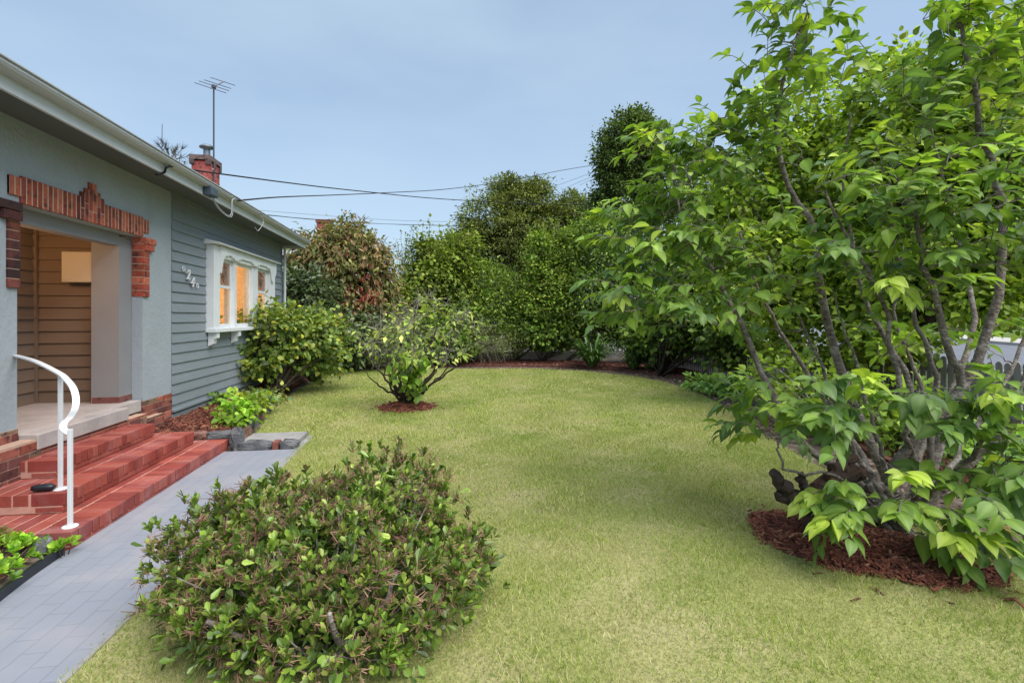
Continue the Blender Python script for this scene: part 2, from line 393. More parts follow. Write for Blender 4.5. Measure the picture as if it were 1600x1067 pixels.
def bush(name, label, blobs, base, nper, nleaf, crad, size, tpl, cols, group=None, cat='shrub', lmat='leafbg', bmat='bark', stem_r=.03, nst=12, shell=.66, shoots=0, trunk=None, part='foliage', stem='stem', **kw):
    root = plant_root(name, label, cat, base, group)
    if root.location.y > 12 or root.location.x > 5.5: nper, nleaf, crad, size = nper * 1.35, nleaf * 1.1, crad * 1.05, size * 1.12
    P, D = clumps(blobs, nper, shell); k = P[:, 2] > .05; P, D = P[k], D[k]
    if lmat == 'leafbg': cols = [tuple(.87 * q for q in k_) for k_ in cols]
    lv_ = crown(P, D, nleaf, crad, size, tpl, cols, **kw); smb = MB()
    if shoots:
        tp_ = np.where(D[:, 2] > .15)[0]; pa, ta, na = [], [], []
        for i in rng.choice(tp_, shoots):
            d_ = norm(D[i] * .5 + np.array([0, 0, 1.]) + .35 * rng.normal(size=3)); L_ = crad * (1.6 + 2.2 * rng.random()); nn = int(10 + L_ / size * 2.2)
            q_ = P[i] + d_ * np.linspace(-.2, 1, nn)[:, None] * L_ + .04 * rng.normal(size=(nn, 3)); r_ = rdir(nn); pa.append(q_); ta.append(norm(r_ + d_ * .7)); na.append(norm(r_ * .4 + np.array([0, 0, 1.])))
            smb.tube([P[i] - d_ * L_ * .2, P[i] + d_ * L_], [.010, .003], 4)
        pa = np.concatenate(pa); lv_ = merge(lv_, leaves(pa, np.concatenate(ta), np.concatenate(na), size * (.6 + .6 * rng.random(len(pa))), tpl, pal(cols, len(pa), .2, kw.get('weights')) * FOL, kw.get('wid', 1.0)))
    obj(part, lv_, M[lmat], root)
    mb = smb; base = np.array(base, float); start = base
    if trunk is not None:
        Q = limb(mb, [base] + list(trunk), stem_r * 1.25, stem_r * .8, 14, .01, 9); start = Q[-1]
    for i in rng.choice(len(P), min(nst, len(P)), replace=False):
        tgt = P[i]; s0 = start + rng.normal(size=3) * np.array([.5, .5, 0]) * (stem_r * 2)
        if trunk is not None: s0 = Q[rng.integers(6, 14)]
        mid = s0 * .5 + tgt * .5 + np.array([0, 0, .12 * np.linalg.norm(tgt - s0)]) * (1 if trunk is None else .4) + rng.normal(size=3) * .05
        limb(mb, [s0, mid, tgt], stem_r * (.55 if trunk is not None else .8), stem_r * .12, 8, .008, 5)
    obj(stem, mb, M[bmat], root, True)
    return root

# ================================================================== GROUND
def hz(x, y):
    """height of the land: the garden is level, the street rises away from the viewer"""
    x = np.asarray(x, float); y = np.asarray(y, float)
    a = np.clip((x - 7.6) / 2.0, 0, 1)
    return a * (.02 * np.clip(x - 7.6, 0, 40) + .04 * np.clip(y - 5, 0, 45))
def grid_sheet(xs, ys, dz, col=(1, 1, 1)):
    X, Y = np.meshgrid(xs, ys, indexing='ij'); V = np.stack([X, Y, hz(X, Y) + dz], -1).reshape(-1, 3)
    nx, ny = len(xs), len(ys); T = []
    for i in range(nx - 1):
        for j in range(ny - 1):
            a = i * ny + j; T += [(a, a + ny, a + ny + 1), (a, a + ny + 1, a + 1)]
    mb = MB(); mb.add(V, T, col); return mb
xs = np.concatenate([[-1500, -300, -60, -20, -5], np.arange(0, 40, 1.0), [45, 60, 100, 300, 1500]])
ys = np.concatenate([[-1500, -300, -60, -10], np.arange(-4, 60, 2.0), [70, 100, 300, 1500]])
struct('ground', grid_sheet(xs, ys, -.02), M['soil'])
sy = np.arange(-6, 80, 2.0)
struct('verge', grid_sheet(np.arange(9.6, 13.1, .5), sy, .0), M['verge'])
struct('footpath', grid_sheet(np.arange(8.0, 9.7, .4), sy, .015), M['pave'])
struct('driveway_crossover', grid_sheet(np.arange(7.7, 13.1, .45), np.linspace(3.0, 7.2, 9), .03), M['pave'])
struct('road', grid_sheet(np.arange(13, 20.1, .5), sy, .0), M['asphalt'])
mb = MB()
for xk in (12.9, 20.0):
    for j in range(len(sy) - 1):
        a, b = sy[j], sy[j + 1]; z0, z1 = hz(xk, a), hz(xk, b)
        V = [(xk, a, z0 - .1), (xk + .25, a, z0 - .1), (xk + .25, b, z1 - .1), (xk, b, z1 - .1), (xk, a, z0 + .10), (xk + .25, a, z0 + .10), (xk + .25, b, z1 + .10), (xk, b, z1 + .10)]
        mb.add(V, BOXT)
struct('kerb', mb, M['pave'])
struct('far_footpath', grid_sheet(np.arange(20.3, 22.0, .4), sy, .09), M['pave'])
struct('far_verge', grid_sheet(np.arange(21.9, 40, 2), sy, .08), M['verge'])

LAWN = np.array([(-1.62,-1.5),(-1.64,2.6),(-1.70,7.40),(-2.46,7.44),(-2.60,8.2),(-2.96,10.7),(-3.06,13.2),(-2.95,16.0),(-1,16.5),(1,16.2),(3,15.9),(4.4,15.2),(5.45,13.5),(5.78,12),(5.62,10.2),(5.15,8.4),(4.55,6.6),(4.2,5.2),(4.1,4.2),(4.15,3.3),(4.05,2),(3.9,-1.5)])
def smooth_poly(P, it=2, lo=4, hi=20):
    P = [tuple(p) for p in P]
    for _ in range(it):
        Q = []
        for i in range(len(P)):
            a, b = np.array(P[i]), np.array(P[(i + 1) % len(P)])
            if a[1] > 7.5 and b[1] > 3 : Q += [tuple(a * .75 + b * .25), tuple(a * .25 + b * .75)]
            else: Q += [tuple(a)]
        P = Q
    return np.array(P)
LAWN = smooth_poly(LAWN)
def inside(P, x, y):
    r = np.zeros(len(x), bool); n = len(P)
    for i in range(n):
        x0, y0 = P[i]; x1, y1 = P[(i + 1) % n]
        if y0 == y1: continue
        c = ((y0 > y) != (y1 > y)) & (x < (x1 - x0) * (y - y0) / (y1 - y0) + x0); r ^= c
    return r
mb = MB(); mb.prism([tuple(p) for p in LAWN], 2, -.05, .006)
struct('lawn', mb, M['lawnbase'])

# rings of mulch: (centre, half axes, angle)
BIGM = (np.array([2.98, 3.27]), .74, .47, math.atan2(-1.15, .95)); SMALLM = (np.array([-.50, 9.45]), .50, .50, 0)
def in_ring(x, y, ring, k=1.0):
    c, a, b, t = ring; dx, dy = x - c[0], y - c[1]
    p, q = dx * math.cos(t) + dy * math.sin(t), -dx * math.sin(t) + dy * math.cos(t)
    an = np.arctan2(q, p); k = k * (1 + .06 * np.sin(3 * an + 1) + .04 * np.sin(7 * an))
    return (p / a) ** 2 + (q / b) ** 2 < k * k
# ---- grass blades (nobody could count them)
def grass():
    out_ = []
    for y0, y1, den, h, wd in ((.9, 4.2, 8200, .030, .0042), (4.2, 7, 5200, .032, .006), (7, 11, 2600, .034, .0095), (11, 17, 1500, .036, .014)):
        n = int(den * (y1 - y0) * 9.2); x = rng.uniform(-3.2, 6.0, n); y = rng.uniform(y0, y1, n)
        ed = .03 * rng.normal(size=(2, n))
        k = inside(LAWN, x + ed[0], y + ed[1]) & ~in_ring(x, y, BIGM, 1.0) & ~in_ring(x, y, SMALLM, 1.0)
        x, y = x[k], y[k]; n = len(x); hh = h * (.55 + .8 * rng.random(n)) * (1 + .35 * np.sin(x * 5.1 + np.sin(y * 3.3) * 2) * np.sin(y * 4.3 + 1))
        a = rng.random(n) * 6.28; b = rng.random(n) * 6.28; ww = wd * (.7 + .6 * rng.random(n))
        lean = hh * (.25 + .9 * rng.random(n))
        B = np.stack([x, y, np.full(n, .003)], 1); s_ = np.stack([np.cos(a), np.sin(a), 0 * a], 1) * ww[:, None] * .5
        t = B + np.stack([np.cos(b) * lean, np.sin(b) * lean, hh], 1)
        V = np.stack([B - s_, B + s_, t], 1).reshape(-1, 3); T = np.arange(3 * n).reshape(-1, 3)
        straw = rng.random((n, 1)) < .16
        g = pal([(.245, .34, .055), (.35, .42, .10), (.16, .25, .042), (.47, .47, .19)], n, .22)
        g = np.where(straw, np.array([.58, .52, .32]) * (1 + .2 * rng.normal(size=(n, 1))), g)
        out_.append((V, T, np.repeat(g, 3, 0)))
    return merge(*out_)
tag(obj('grass', grass(), M['grass']), 'short mown green lawn grass with straw coloured patches', 'grass', kind='stuff')

def chips(x, y, z, size=(.045, .011, .005), lift=.0, cols=((.16, .05, .033), (.23, .075, .05), (.09, .032, .023), (.33, .16, .10)), tilt=.5, weights=(.36, .3, .24, .10)):
    n = len(x); a = rng.random(n) * 6.28; tip = np.stack([np.cos(a), np.sin(a), tilt * rng.normal(size=n) * .6], 1)
    nr = norm(np.array([0, 0, 1.]) + rdir(n) * tilt); y_ = norm(tip); z_ = norm(nr - y_ * np.sum(nr * y_, 1, keepdims=True)); x_ = np.cross(y_, z_)
    sc = np.array(size) * (.45 + 1.1 * rng.random((n, 1))) * (.7 + .6 * rng.random((n, 3)))
    cube = np.array([(-1,-1,-1),(1,-1,-1),(1,1,-1),(-1,1,-1),(-1,-1,1),(1,-1,1),(1,1,1),(-1,1,1)], float) * .5
    V = np.stack([x, y, z + lift], 1)[:, None, :] + cube[None, :, 1:2] * (y_ * sc[:, 0:1])[:, None, :] + cube[None, :, 0:1] * (x_ * sc[:, 1:2])[:, None, :] + cube[None, :, 2:3] * (z_ * sc[:, 2:3])[:, None, :]
    T = np.array(BOXT)[None] + (np.arange(n) * 8)[:, None, None]
    return V.reshape(-1, 3), T.reshape(-1, 3), np.repeat(pal(cols, n, .2, weights)[:, None, :], 8, 1).reshape(-1, 3)
def mound(ring, h, n, seed_amp=.015, mulch_size=(.045, .011, .005)):
    c, a, b, t = ring
    def hgt(x, y):
        dx, dy = x - c[0], y - c[1]; p, q = dx * math.cos(t) + dy * math.sin(t), -dx * math.sin(t) + dy * math.cos(t)
        rr = np.sqrt((p / a) ** 2 + (q / b) ** 2); return .004 + h * np.clip(1 - rr ** 2.2, 0, 1) + seed_amp * np.sin(x * 17) * np.sin(y * 19) * np.clip(1 - rr, 0, 1)
    mb = MB(); NR, NA = 10, 48; V = [(c[0], c[1], hgt(c[0], c[1]))]; T = []
    for i in range(1, NR + 1):
        for k in range(NA):
            an = 2 * math.pi * k / NA; kk = (1 + .06 * math.sin(3 * an + 1) + .04 * math.sin(7 * an)) * i / NR
            p, q = a * kk * math.cos(an), b * kk * math.sin(an); x, y = c[0] + p * math.cos(t) - q * math.sin(t), c[1] + p * math.sin(t) + q * math.cos(t)
            V.append((x, y, float(hgt(x, y)) - (.012 if i == NR else 0)))
    for k in range(NA):
        T.append((0, 1 + k, 1 + (k + 1) % NA))
        for i in range(NR - 1):
            p, q = 1 + i * NA + k, 1 + i * NA + (k + 1) % NA; T += [(p, p + NA, q + NA), (p, q + NA, q)]
    mb.add(V, T, (.06, .022, .016))
    x = c[0] + rng.uniform(-1.25, 1.25, n * 3) * max(a, b); y = c[1] + rng.uniform(-1.25, 1.25, n * 3) * max(a, b)
    k = in_ring(x, y, ring, 1.03); x, y = x[k][:n], y[k][:n]
    stray = rng.random(len(x)) < .05
    return merge(mb.arrays(), chips(x + stray * rng.normal(size=len(x)) * .15, y + stray * rng.normal(size=len(x)) * .15, hgt(x, y), mulch_size, .006))
tag(obj('bark_mulch', mound(BIGM, .09, 5200), M['mulch']), 'long mound of red bark mulch under the big leafy tree', 'mulch', kind='stuff')
tag(obj('bark_mulch', mound(SMALLM, .10, 1800, mulch_size=(.05, .016, .006)), M['mulch']), 'round ring of red bark mulch under the small bare-twigged tree', 'mulch', kind='stuff')

n = 150; y = rng.uniform(4.5, 15, n); x = rng.uniform(-2.6, 5.2, n); k = inside(LAWN, x, y); x, y = x[k], y[k]
tag(obj('fallen_leaf_litter', chips(x, y, np.full(len(x), .024), (.020, .012, .002), .002, cols=((.40, .34, .22), (.30, .22, .12), (.48, .44, .32), (.20, .12, .07)), weights=(.35, .25, .25, .15)), M['mulch']), 'small pale fallen leaves scattered over the lawn', 'leaf litter', kind='stuff')

# ---- path
mb = MB(); mb.box((-2.56, -3, -.06), (-1.672, 6.69, .010)); mb.box((-6.5, -3, -.06), (-2.56, 3.30, .008)) if False else None
struct('path', mb, M['paver'])
mb = MB(); mb.box((-1.670, -3, -.06), (-1.640, 6.69, .012)); mb.box((-1.718, 6.692, -.06), (-1.645, 7.38, .016)); mb.box((-2.42, 6.86, -.06), (-1.72, 7.38, .075))
struct('path_edge', mb, mat('worn_concrete', (.27, .265, .265), .85, [(6, .2), (40, .15)], (60, .3, .004)))

# ================================================================== HOUSE
XW = -3.6
house = thing('weatherboard_house', 'grey weatherboard house with rendered brick trimmed porch and white bay window', 'house', (-3.6, 7.5, 0))
TOP = 3.37
mb = MB()                             # rendered front wall with the porch opening
mb.box((XW - .28, 1.5, .62), (XW, 5.06, TOP)); mb.box((XW - .28, 5.06, 2.64), (XW, 7.0, TOP)); mb.box((XW - .12, 7.0, .60), (XW, 7.70, TOP))
mb.box((XW - .9, 7.003, .60), (XW - .12, 7.697, TOP))
obj('rendered_wall', mb, M['render'], house)
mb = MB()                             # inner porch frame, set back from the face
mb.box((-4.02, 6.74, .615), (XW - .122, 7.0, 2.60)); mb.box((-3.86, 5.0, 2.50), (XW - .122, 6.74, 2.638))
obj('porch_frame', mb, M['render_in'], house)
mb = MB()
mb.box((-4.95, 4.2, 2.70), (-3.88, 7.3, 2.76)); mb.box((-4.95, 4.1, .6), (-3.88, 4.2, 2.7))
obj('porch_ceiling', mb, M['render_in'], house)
# weatherboards as lapped boards
def boards_x(mb, x, y0, y1, z0, z1, pitch=.143, d=.020, start=0.0):
    z = start
    while z < z1:
        a, b = max(z, z0), min(z + pitch, z1)
        if b > a + .01:
            f = (a - z) / pitch; xo0 = x + d * (1 - f) ; xo1 = x + d * (1 - (b - z) / pitch) + .001
            lip = .012 if a == z else 0.0
            mb.prism([(x - .02, a), (xo0, a), (xo1, b), (x - .02, b)], 1, y0, y1)
        z += pitch
def prism_xz(mb, pts, y0, y1): pass
# (prism with ax=1 takes outline points (x, z))
bd = MB()
boards_x(bd, XW, 7.703, 8.80, .36, TOP); boards_x(bd, XW, 11.90, 12.78, .36, TOP)
boards_x(bd, XW, 8.80, 11.90, .36, 1.43); boards_x(bd, XW, 8.80, 11.90, 2.80, TOP)
bd.box((XW - .03, 7.703, .10), (XW + .012, 12.78, .30)); bd.box((XW - .03, 7.703, .33), (XW + .045, 12.78, .36))
bd.box((XW - .10, 12.78, .1), (XW + .03, 12.84, TOP))
obj('weatherboard_wall', bd, M['board'], house)
bd = MB()
obj_wall = MB(); obj_wall.box((-9.0, 12.6, .1), (XW - .10, 12.84, TOP)); obj_wall.box((-9.0, 12.45, .1), (XW - .1, 12.6, TOP))
obj('side_wall', obj_wall, M['board'], house)
pb = MB()                             # porch far wall faces the viewer; back wall faces out
z = .62
while z < 2.7:
    pb.prism([(6.92, z), (6.895, z), (6.918, z + .14), (6.95, z + .14)], 0, -4.72, -4.02); z += .143
z = .62
while z < 2.7:
    pb.prism([(-4.74, z), (-4.695, z), (-4.718, z + .14), (-4.74, z + .14)], 1, 4.2, 6.9); z += .143
pb.box((-4.78, 4.2, .5), (-4.741, 6.95, 2.7)); pb.box((-4.72, 6.951, .5), (-4.02, 6.99, 2.7)); pb.box((-4.72, 6.86, .62), (-4.68, 6.893, 2.7))
obj('porch_wall', pb, M['board_lamplit'], house)
mb = MB(); mb.cbox((-4.35, 6.76, 2.06), (-3.98, 6.893, 2.42), .006)
obj('meter_box', mb, mat('meter_box_paint', (.50, .44, .34), .6, [(3, .05)]), house)
mb = MB(); mb.cbox((-4.75, 4.3, .48), (-3.602, 6.98, .62), .006); mb.cbox((-3.598, 5.065, .48), (-3.44, 6.42, .62), .008)
obj('porch_floor', mb, M['concrete'], house)
# porch lamp that lights the entrance
mb = MB(); mb.lathe([(0, 0), (.07, 0), (.07, -.02), (.0, -.02)], (-4.3, 5.6, 2.70)); lp = obj('porch_lamp', mb, M['white'], house)
mb = MB(); mb.lathe([(.0, -.02), (.06, -.03), (.085, -.08), (.06, -.13), (0, -.15)], (-4.3, 5.6, 2.70)); obj('globe', mb, M['lampglow'], lp, True)
pl = bpy.data.lights.new('porch_light', 'POINT'); pl.energy = 13; pl.color = (1, .52, .20); pl.shadow_soft_size = .1
plo = bpy.data.objects.new('porch_light', pl); C.objects.link(plo); plo.location = (-4.3, 5.6, 2.45)

# eaves: soffit, fascia, gutter, roof
EY0, EY1 = 1.0, 13.06
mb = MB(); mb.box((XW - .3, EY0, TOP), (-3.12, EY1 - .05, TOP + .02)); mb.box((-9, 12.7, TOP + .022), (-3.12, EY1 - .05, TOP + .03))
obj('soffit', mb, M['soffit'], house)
mb = MB(); mb.box((-3.12, EY0, 3.30), (-3.09, EY1 - .03, 3.415)); mb.box((-9, EY1 - .05, 3.30), (-3.12, EY1 - .03, 3.415)); fas = obj('fascia', mb, M['fascia'], house)
mb = MB()
prof = [(-3.09, 3.425), (-3.03, 3.425), (-3.0, 3.45), (-2.985, 3.49), (-2.995, 3.53), (-2.975, 3.535), (-2.975, 3.55), (-3.005, 3.55), (-3.005, 3.50), (-3.02, 3.455), (-3.04, 3.44), (-3.09, 3.44)]
prof = [(a, 3.405 + (b - 3.425) * .60) for a, b in prof]
mb.prism(prof, 1, EY0, EY1); mb.box((-3.09, EY1, 3.405), (-2.985, EY1 + .012, 3.478))
obj('gutter', mb, M['gutter'], house)
mb = MB()
ri = lambda x, y: 3.53 + .40 * min(-3.03 - x, EY1 - .02 - y, 5)
RX = -8.2
mb.add([(-3.03, EY0, 3.46), (-3.03, EY1 - .02, 3.46), (RX, EY1 - .02 - (RX * -1 - 3.03), 3.46 + .4 * 5.17), (RX, EY0, 3.46 + .4 * 5.17),
        (-3.03, EY1 - .02, 3.46), (-13.37, EY1 - .02, 3.46)], [(0, 1, 2), (0, 2, 3), (4, 5, 2)])
mb.box((-3.10, EY0, 3.43), (-3.035, EY1 - .03, 3.455))
obj('roof', mb, M['roof'], house)
mb = MB(); mb.tube([(XW + .09, 12.80, 3.3), (XW + .09, 12.80, .15)], .03, 8); obj('downpipe', mb, M['fascia'], house)

# ---- bricks
RED = [(.36, .085, .05), (.30, .065, .042), (.42, .12, .07), (.22, .05, .038), (.33, .09, .055)]
def brickcol(cols=RED, j=.18): return np.array(cols[rng.integers(len(cols))]) * (1 + j * rng.normal())
trim = MB()
pitch = (7.12 - 4.95) / 34
for i in range(34):
    a = 4.95 + i * pitch + .005; b = a + pitch - .010; z0, z1 = 2.645, 2.885
    if i < 2 or i >= 32: z0, z1 = 2.70, 2.865
    st = {14: 2.935, 15: 2.985, 16: 3.06, 17: 3.06, 18: 2.985, 19: 2.935}
    x1 = XW + .0185
    if i in st:
        zz = {14: 2.77, 15: 2.83, 16: 2.76, 17: 2.76, 18: 2.83, 19: 2.77}[i]
        trim.cbox((XW - .1, a, z0), (x1 + .002, b, zz - .004), .003, brickcol()); trim.cbox((XW - .1, a, zz + .004), (x1 + .002, b, st[i]), .003, brickcol())
    else: trim.cbox((XW - .1, a, z0), (x1, b, z1), .003, brickcol())
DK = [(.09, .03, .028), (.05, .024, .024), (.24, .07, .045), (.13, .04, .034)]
for k in range(9):                    # right and left jambs of the opening
    z1 = 2.64 - k * .083; z0 = z1 - .076
    ext = .245 if k == 0 else (.20 if k == 1 else .125)
    trim.cbox((XW - .118, 6.992, z0), (XW + .024 + (.02 if k < 2 else 0), 6.992 + ext, z1), .004, brickcol())
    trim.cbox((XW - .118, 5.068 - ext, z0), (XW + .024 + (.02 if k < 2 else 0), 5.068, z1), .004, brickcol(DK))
tr = obj('brick_surround', trim, M['brick'], house)
mo = MB(); mo.box((XW - .09, 4.955, 2.705), (XW + .0172, 5.083, 2.86)); mo.box((XW - .09, 6.987, 2.705), (XW + .0172, 7.115, 2.86)); mo.box((XW - .09, 5.085, 2.648), (XW + .0172, 6.985, 2.882)); mo.box((XW - .09, 4.958 + 14 * pitch, 2.884), (XW + .0172, 4.944 + 20 * pitch, 2.93)); mo.box((XW - .09, 4.958 + 15 * pitch, 2.932), (XW + .0172, 4.944 + 19 * pitch, 2.98)); mo.box((XW - .09, 4.958 + 16 * pitch, 2.982), (XW + .0172, 4.944 + 18 * pitch, 3.055))
mo.box((XW - .116, 6.995, 1.905), (XW + .019, 7.112, 2.63)); mo.box((XW - .116, 4.948, 1.905), (XW + .019, 5.062, 2.63))
obj('mortar', mo, M['mortar'], tr)
# brick base of the porch piers
def wallbricks(mb, mo, x, y0, y1, z0, z1, cols, dep=.12, course=.083, L=.225, gap=.009, endface=False):
    mo.box((x - dep, y0 + .004, z0), (x - .006, y1 - .004, z1 - .004)); z = z0; r = 0
    while z < z1 - .02:
        h = min(course, z1 - z); y = y0 - (L / 2 if r % 2 else 0)
        while y < y1:
            a, b = max(y, y0), min(y + L, y1)
            if b - a > .02: mb.cbox((x - dep + .004, a + (gap / 2 if a > y0 else 0), z + gap / 2), (x, b - (gap / 2 if b < y1 else 0), z + h - gap / 2), .003, brickcol(cols))
            y += L
        z += h; r += 1
PB = [(.27, .075, .05), (.20, .065, .05), (.24, .15, .10), (.16, .06, .055), (.31, .10, .075)]
bb, mo = MB(), MB()
wallbricks(bb, mo, XW + .012, 7.0, 7.70, .12, .60, PB, .5)
wallbricks(bb, mo, XW + .10, 6.86, 7.30, .12, .40, PB, .5)
wallbricks(bb, mo, -3.715, 6.735, 7.0, .62, .70, PB, .30)
wallbricks(bb, mo, XW + .012, 2.4, 5.06, -.02, .68, PB, .28)
wallbricks(bb, mo, XW + .15, 2.4, 5.12, -.02, .58, PB, .13)
wallbricks(bb, mo, -3.465, 5.13, 6.84, .20, .476, PB, .12)
bs = obj('brick_base', bb, M['brick'], house); obj('mortar', mo, M['mortar'], bs)

# ---- front steps: rowlock treads over stretcher courses, painted red
ST = [(.26, .055, .043), (.30, .070, .052), (.23, .048, .040), (.32, .088, .068)]
sb, mo = MB(), MB()
def step(x, xb, y0, y1, z0, z1, notch=0.0):
    mo.box((xb, y0 + .006, z0), (x - .012, y1 - .006, z1 - .006))
    n = int(round((y1 - y0) / .078)); p = (y1 - y0) / n; top = .098
    for i in range(n):
        a, b = y0 + i * p, y0 + (i + 1) * p; c = brickcol(ST, .05)
        sb.cbox((x - .23, a + .0045, z1 - top), (x + rng.normal() * .0015, b - .0045, z1 + rng.normal() * .0012), .004, c)
    zz = z1 - top - .006
    if zz - z0 > .03:
        n2 = int(round((y1 - y0) / .235)); p2 = (y1 - y0) / n2
        for i in range(n2): sb.cbox((x - .2, y0 + i * p2 + .004, z0 + .003), (x - .006, y0 + (i + 1) * p2 - .004, zz), .004, brickcol(ST, .05))
    y = y0; xb2 = x - .24                     # tread bricks behind the nosing
    while xb2 > xb + .03:
        m = int((y1 - y0) / .235); pp = (y1 - y0) / m
        for i in range(m): sb.cbox((max(xb, xb2 - .11), y0 + i * pp + .003, z1 - .09), (xb2 - .006, y0 + (i + 1) * pp - .003, z1 - .003), .003, brickcol(ST, .05))
        xb2 -= .115
step(-2.53, -3.35, 4.03, 6.82, -.02, .135); step(-2.84, -3.5, 4.44, 6.62, .137, .285); step(-3.17, -3.58, 4.88, 6.42, .287, .432)
for k in range(4): sb.cbox((-3.30 - k * .235, 4.445, .14), (-3.075 - k * .235, 4.60, .28), .004, brickcol(ST, .1)) if False else None
fs = obj('front_steps', sb, M['paintbrick'], house); obj('mortar', mo, M['mortar_pink'], fs)

# ---- window bay
win = MB(); xo = XW + .13
def wb(y0, y1, z0, z1, x0=XW - .06, x1=xo): win.cbox((x0, y0, z0), (x1, y1, z1), .004)
wb(8.77, 9.0, 1.46, 2.80); wb(11.55, 11.92, 1.46, 2.80); wb(9.64, 9.77, 1.46, 2.62, x1=xo - .02); wb(10.57, 10.88, 1.46, 2.62, x1=xo - .02)
wb(9.0, 11.55, 2.62, 2.80); wb(8.75, 11.94, 1.40, 1.46, x1=xo + .04)
wf = obj('bay_window', win, M['white'], house)
mb = MB(); mb.prism([(XW - .01, 2.895), (xo + .10, 2.835), (xo + .10, 2.82), (XW - .01, 2.80)], 1, 8.70, 12.02); obj('hood', mb, M['white'], wf)
# fretwork valance below the hood
pts = [(8.98, 2.80), (8.98, 2.38), (9.0, 2.36), (9.02, 2.46), (9.06, 2.56), (9.12, 2.64), (9.20, 2.68), (9.28, 2.66), (9.30, 2.69)]
for y in (9.62, 10.60): pts += [(y - .18, 2.69), (y - .17, 2.665), (y - .08, 2.665), (y - .07, 2.635), (y + .12, 2.635), (y + .13, 2.665), (y + .22, 2.665), (y + .23, 2.69)]
pts += [(11.32, 2.69), (11.33, 2.665), (11.46, 2.665), (11.54, 2.58), (11.60, 2.44), (11.66, 2.38), (11.74, 2.38), (11.76, 2.47), (11.84, 2.52), (11.92, 2.62), (11.92, 2.80)]
mb = MB(); mb.prism(pts, 0, xo + .002, xo + .03); obj('valance', mb, M['white'], wf)
for y in (8.82, 9.75, 10.75, 11.75):
    mb = MB(); mb.prism([(XW + .02, 1.40), (xo + .02, 1.40), (xo + .02, 1.31), (xo - .02, 1.29), (xo - .03, 1.22), (XW + .02, 1.18)], 1, y, y + .11); obj('sill_bracket', mb, M['white'], wf)
for y0, y1, lead in ((9.0, 9.64, True), (9.77, 10.57, False), (10.88, 11.55, True)):
    xs_ = xo - .07; sb_ = MB(); e = .05
    def fr(a, b, c, d): sb_.cbox((xs_ - .03, a, c), (xs_ + .012, b, d), .003)
    fr(y0, y0 + e, 1.46, 2.62); fr(y1 - e, y1, 1.46, 2.62); fr(y0 + e, y1 - e, 1.46, 1.53); fr(y0 + e, y1 - e, 2.57, 2.62)
    if lead: fr(y0 + e, y1 - e, 2.13, 2.18)
    sa = obj('sash', sb_, M['white'], wf)
    g = MB(); zt = 2.13 if lead else 2.57; g.box((xs_ - .012, y0 + e, 1.53), (xs_ - .008, y1 - e, zt)); obj('pane', g, M['glass'], wf)
    if lead:
        g = MB(); g.box((xs_ - .012, y0 + e, 2.18), (xs_ - .008, y1 - e, 2.57)); obj('leadlight', g, M['lead'], wf)
        ld = MB(); ym = (y0 + y1) / 2; xx = xs_ - .004
        for dy in (-.16, -.08, 0, .08, .16): ld.tube([(xx, ym + dy, 2.18), (xx, ym + dy, 2.57)], .003, 4)
        for sgn in (-1, 1):
            ld.tube(spline([(xx, ym, 2.22), (xx, ym + sgn * .06, 2.34), (xx, ym + sgn * .17, 2.46)], 7), .004, 4); ld.tube(spline([(xx, ym, 2.28), (xx, ym + sgn * .05, 2.44), (xx, ym + sgn * .02, 2.55)], 7), .004, 4)
            ld.tube(spline([(xx, ym + sgn * .17, 2.46), (xx, ym + sgn * .10, 2.50), (xx, ym + sgn * .02, 2.47)], 7), .004, 4)
        obj('came', ld, M['wire'], wf)
# lit room behind the window
mb = MB()
mb.box((-7.0, 8.3, 1.0), (-6.9, 12.2, 3.2)); mb.box((-6.9, 8.3, 1.0), (-3.9, 8.4, 3.2)); mb.box((-6.9, 12.1, 1.0), (-3.9, 12.2, 3.2))
mb.box((-6.9, 8.4, 3.1), (-3.9, 12.1, 3.2)); mb.box((-6.9, 8.4, .95), (-3.9, 12.1, 1.0)); mb.box((-6.2, 11.7, 1.0), (-5.3, 12.1, 2.0))
mb.box((-3.9, 8.3, 1.0), (-3.66, 8.80, 3.2)); mb.box((-3.9, 11.9, 1.0), (-3.66, 12.2, 3.2)); mb.box((-3.9, 8.80, 1.0), (-3.66, 11.9, 1.45)); mb.box((-3.9, 8.80, 2.7), (-3.66, 11.9, 3.2))
obj('living_room', mb, M['room'], house)
mb = MB(); mb.lathe([(0, 0), (.012, 0), (.012, -.35), (.02, -.36)], (-5.3, 10.3, 3.1), 8); rl = obj('ceiling_lamp', mb, M['white'], house)
mb = MB(); mb.lathe([(0, -.36), (.10, -.38), (.15, -.46), (.10, -.55), (0, -.57)], (-5.3, 10.3, 3.1)); obj('globe', mb, M['lampglow'], rl, True)
rl_ = bpy.data.lights.new('room_light', 'POINT'); rl_.energy = 60; rl_.color = (1, .72, .44); rl_.shadow_soft_size = .16
rlo = bpy.data.objects.new('room_light', rl_); C.objects.link(rlo); rlo.location = (-5.3, 10.3, 2.35)

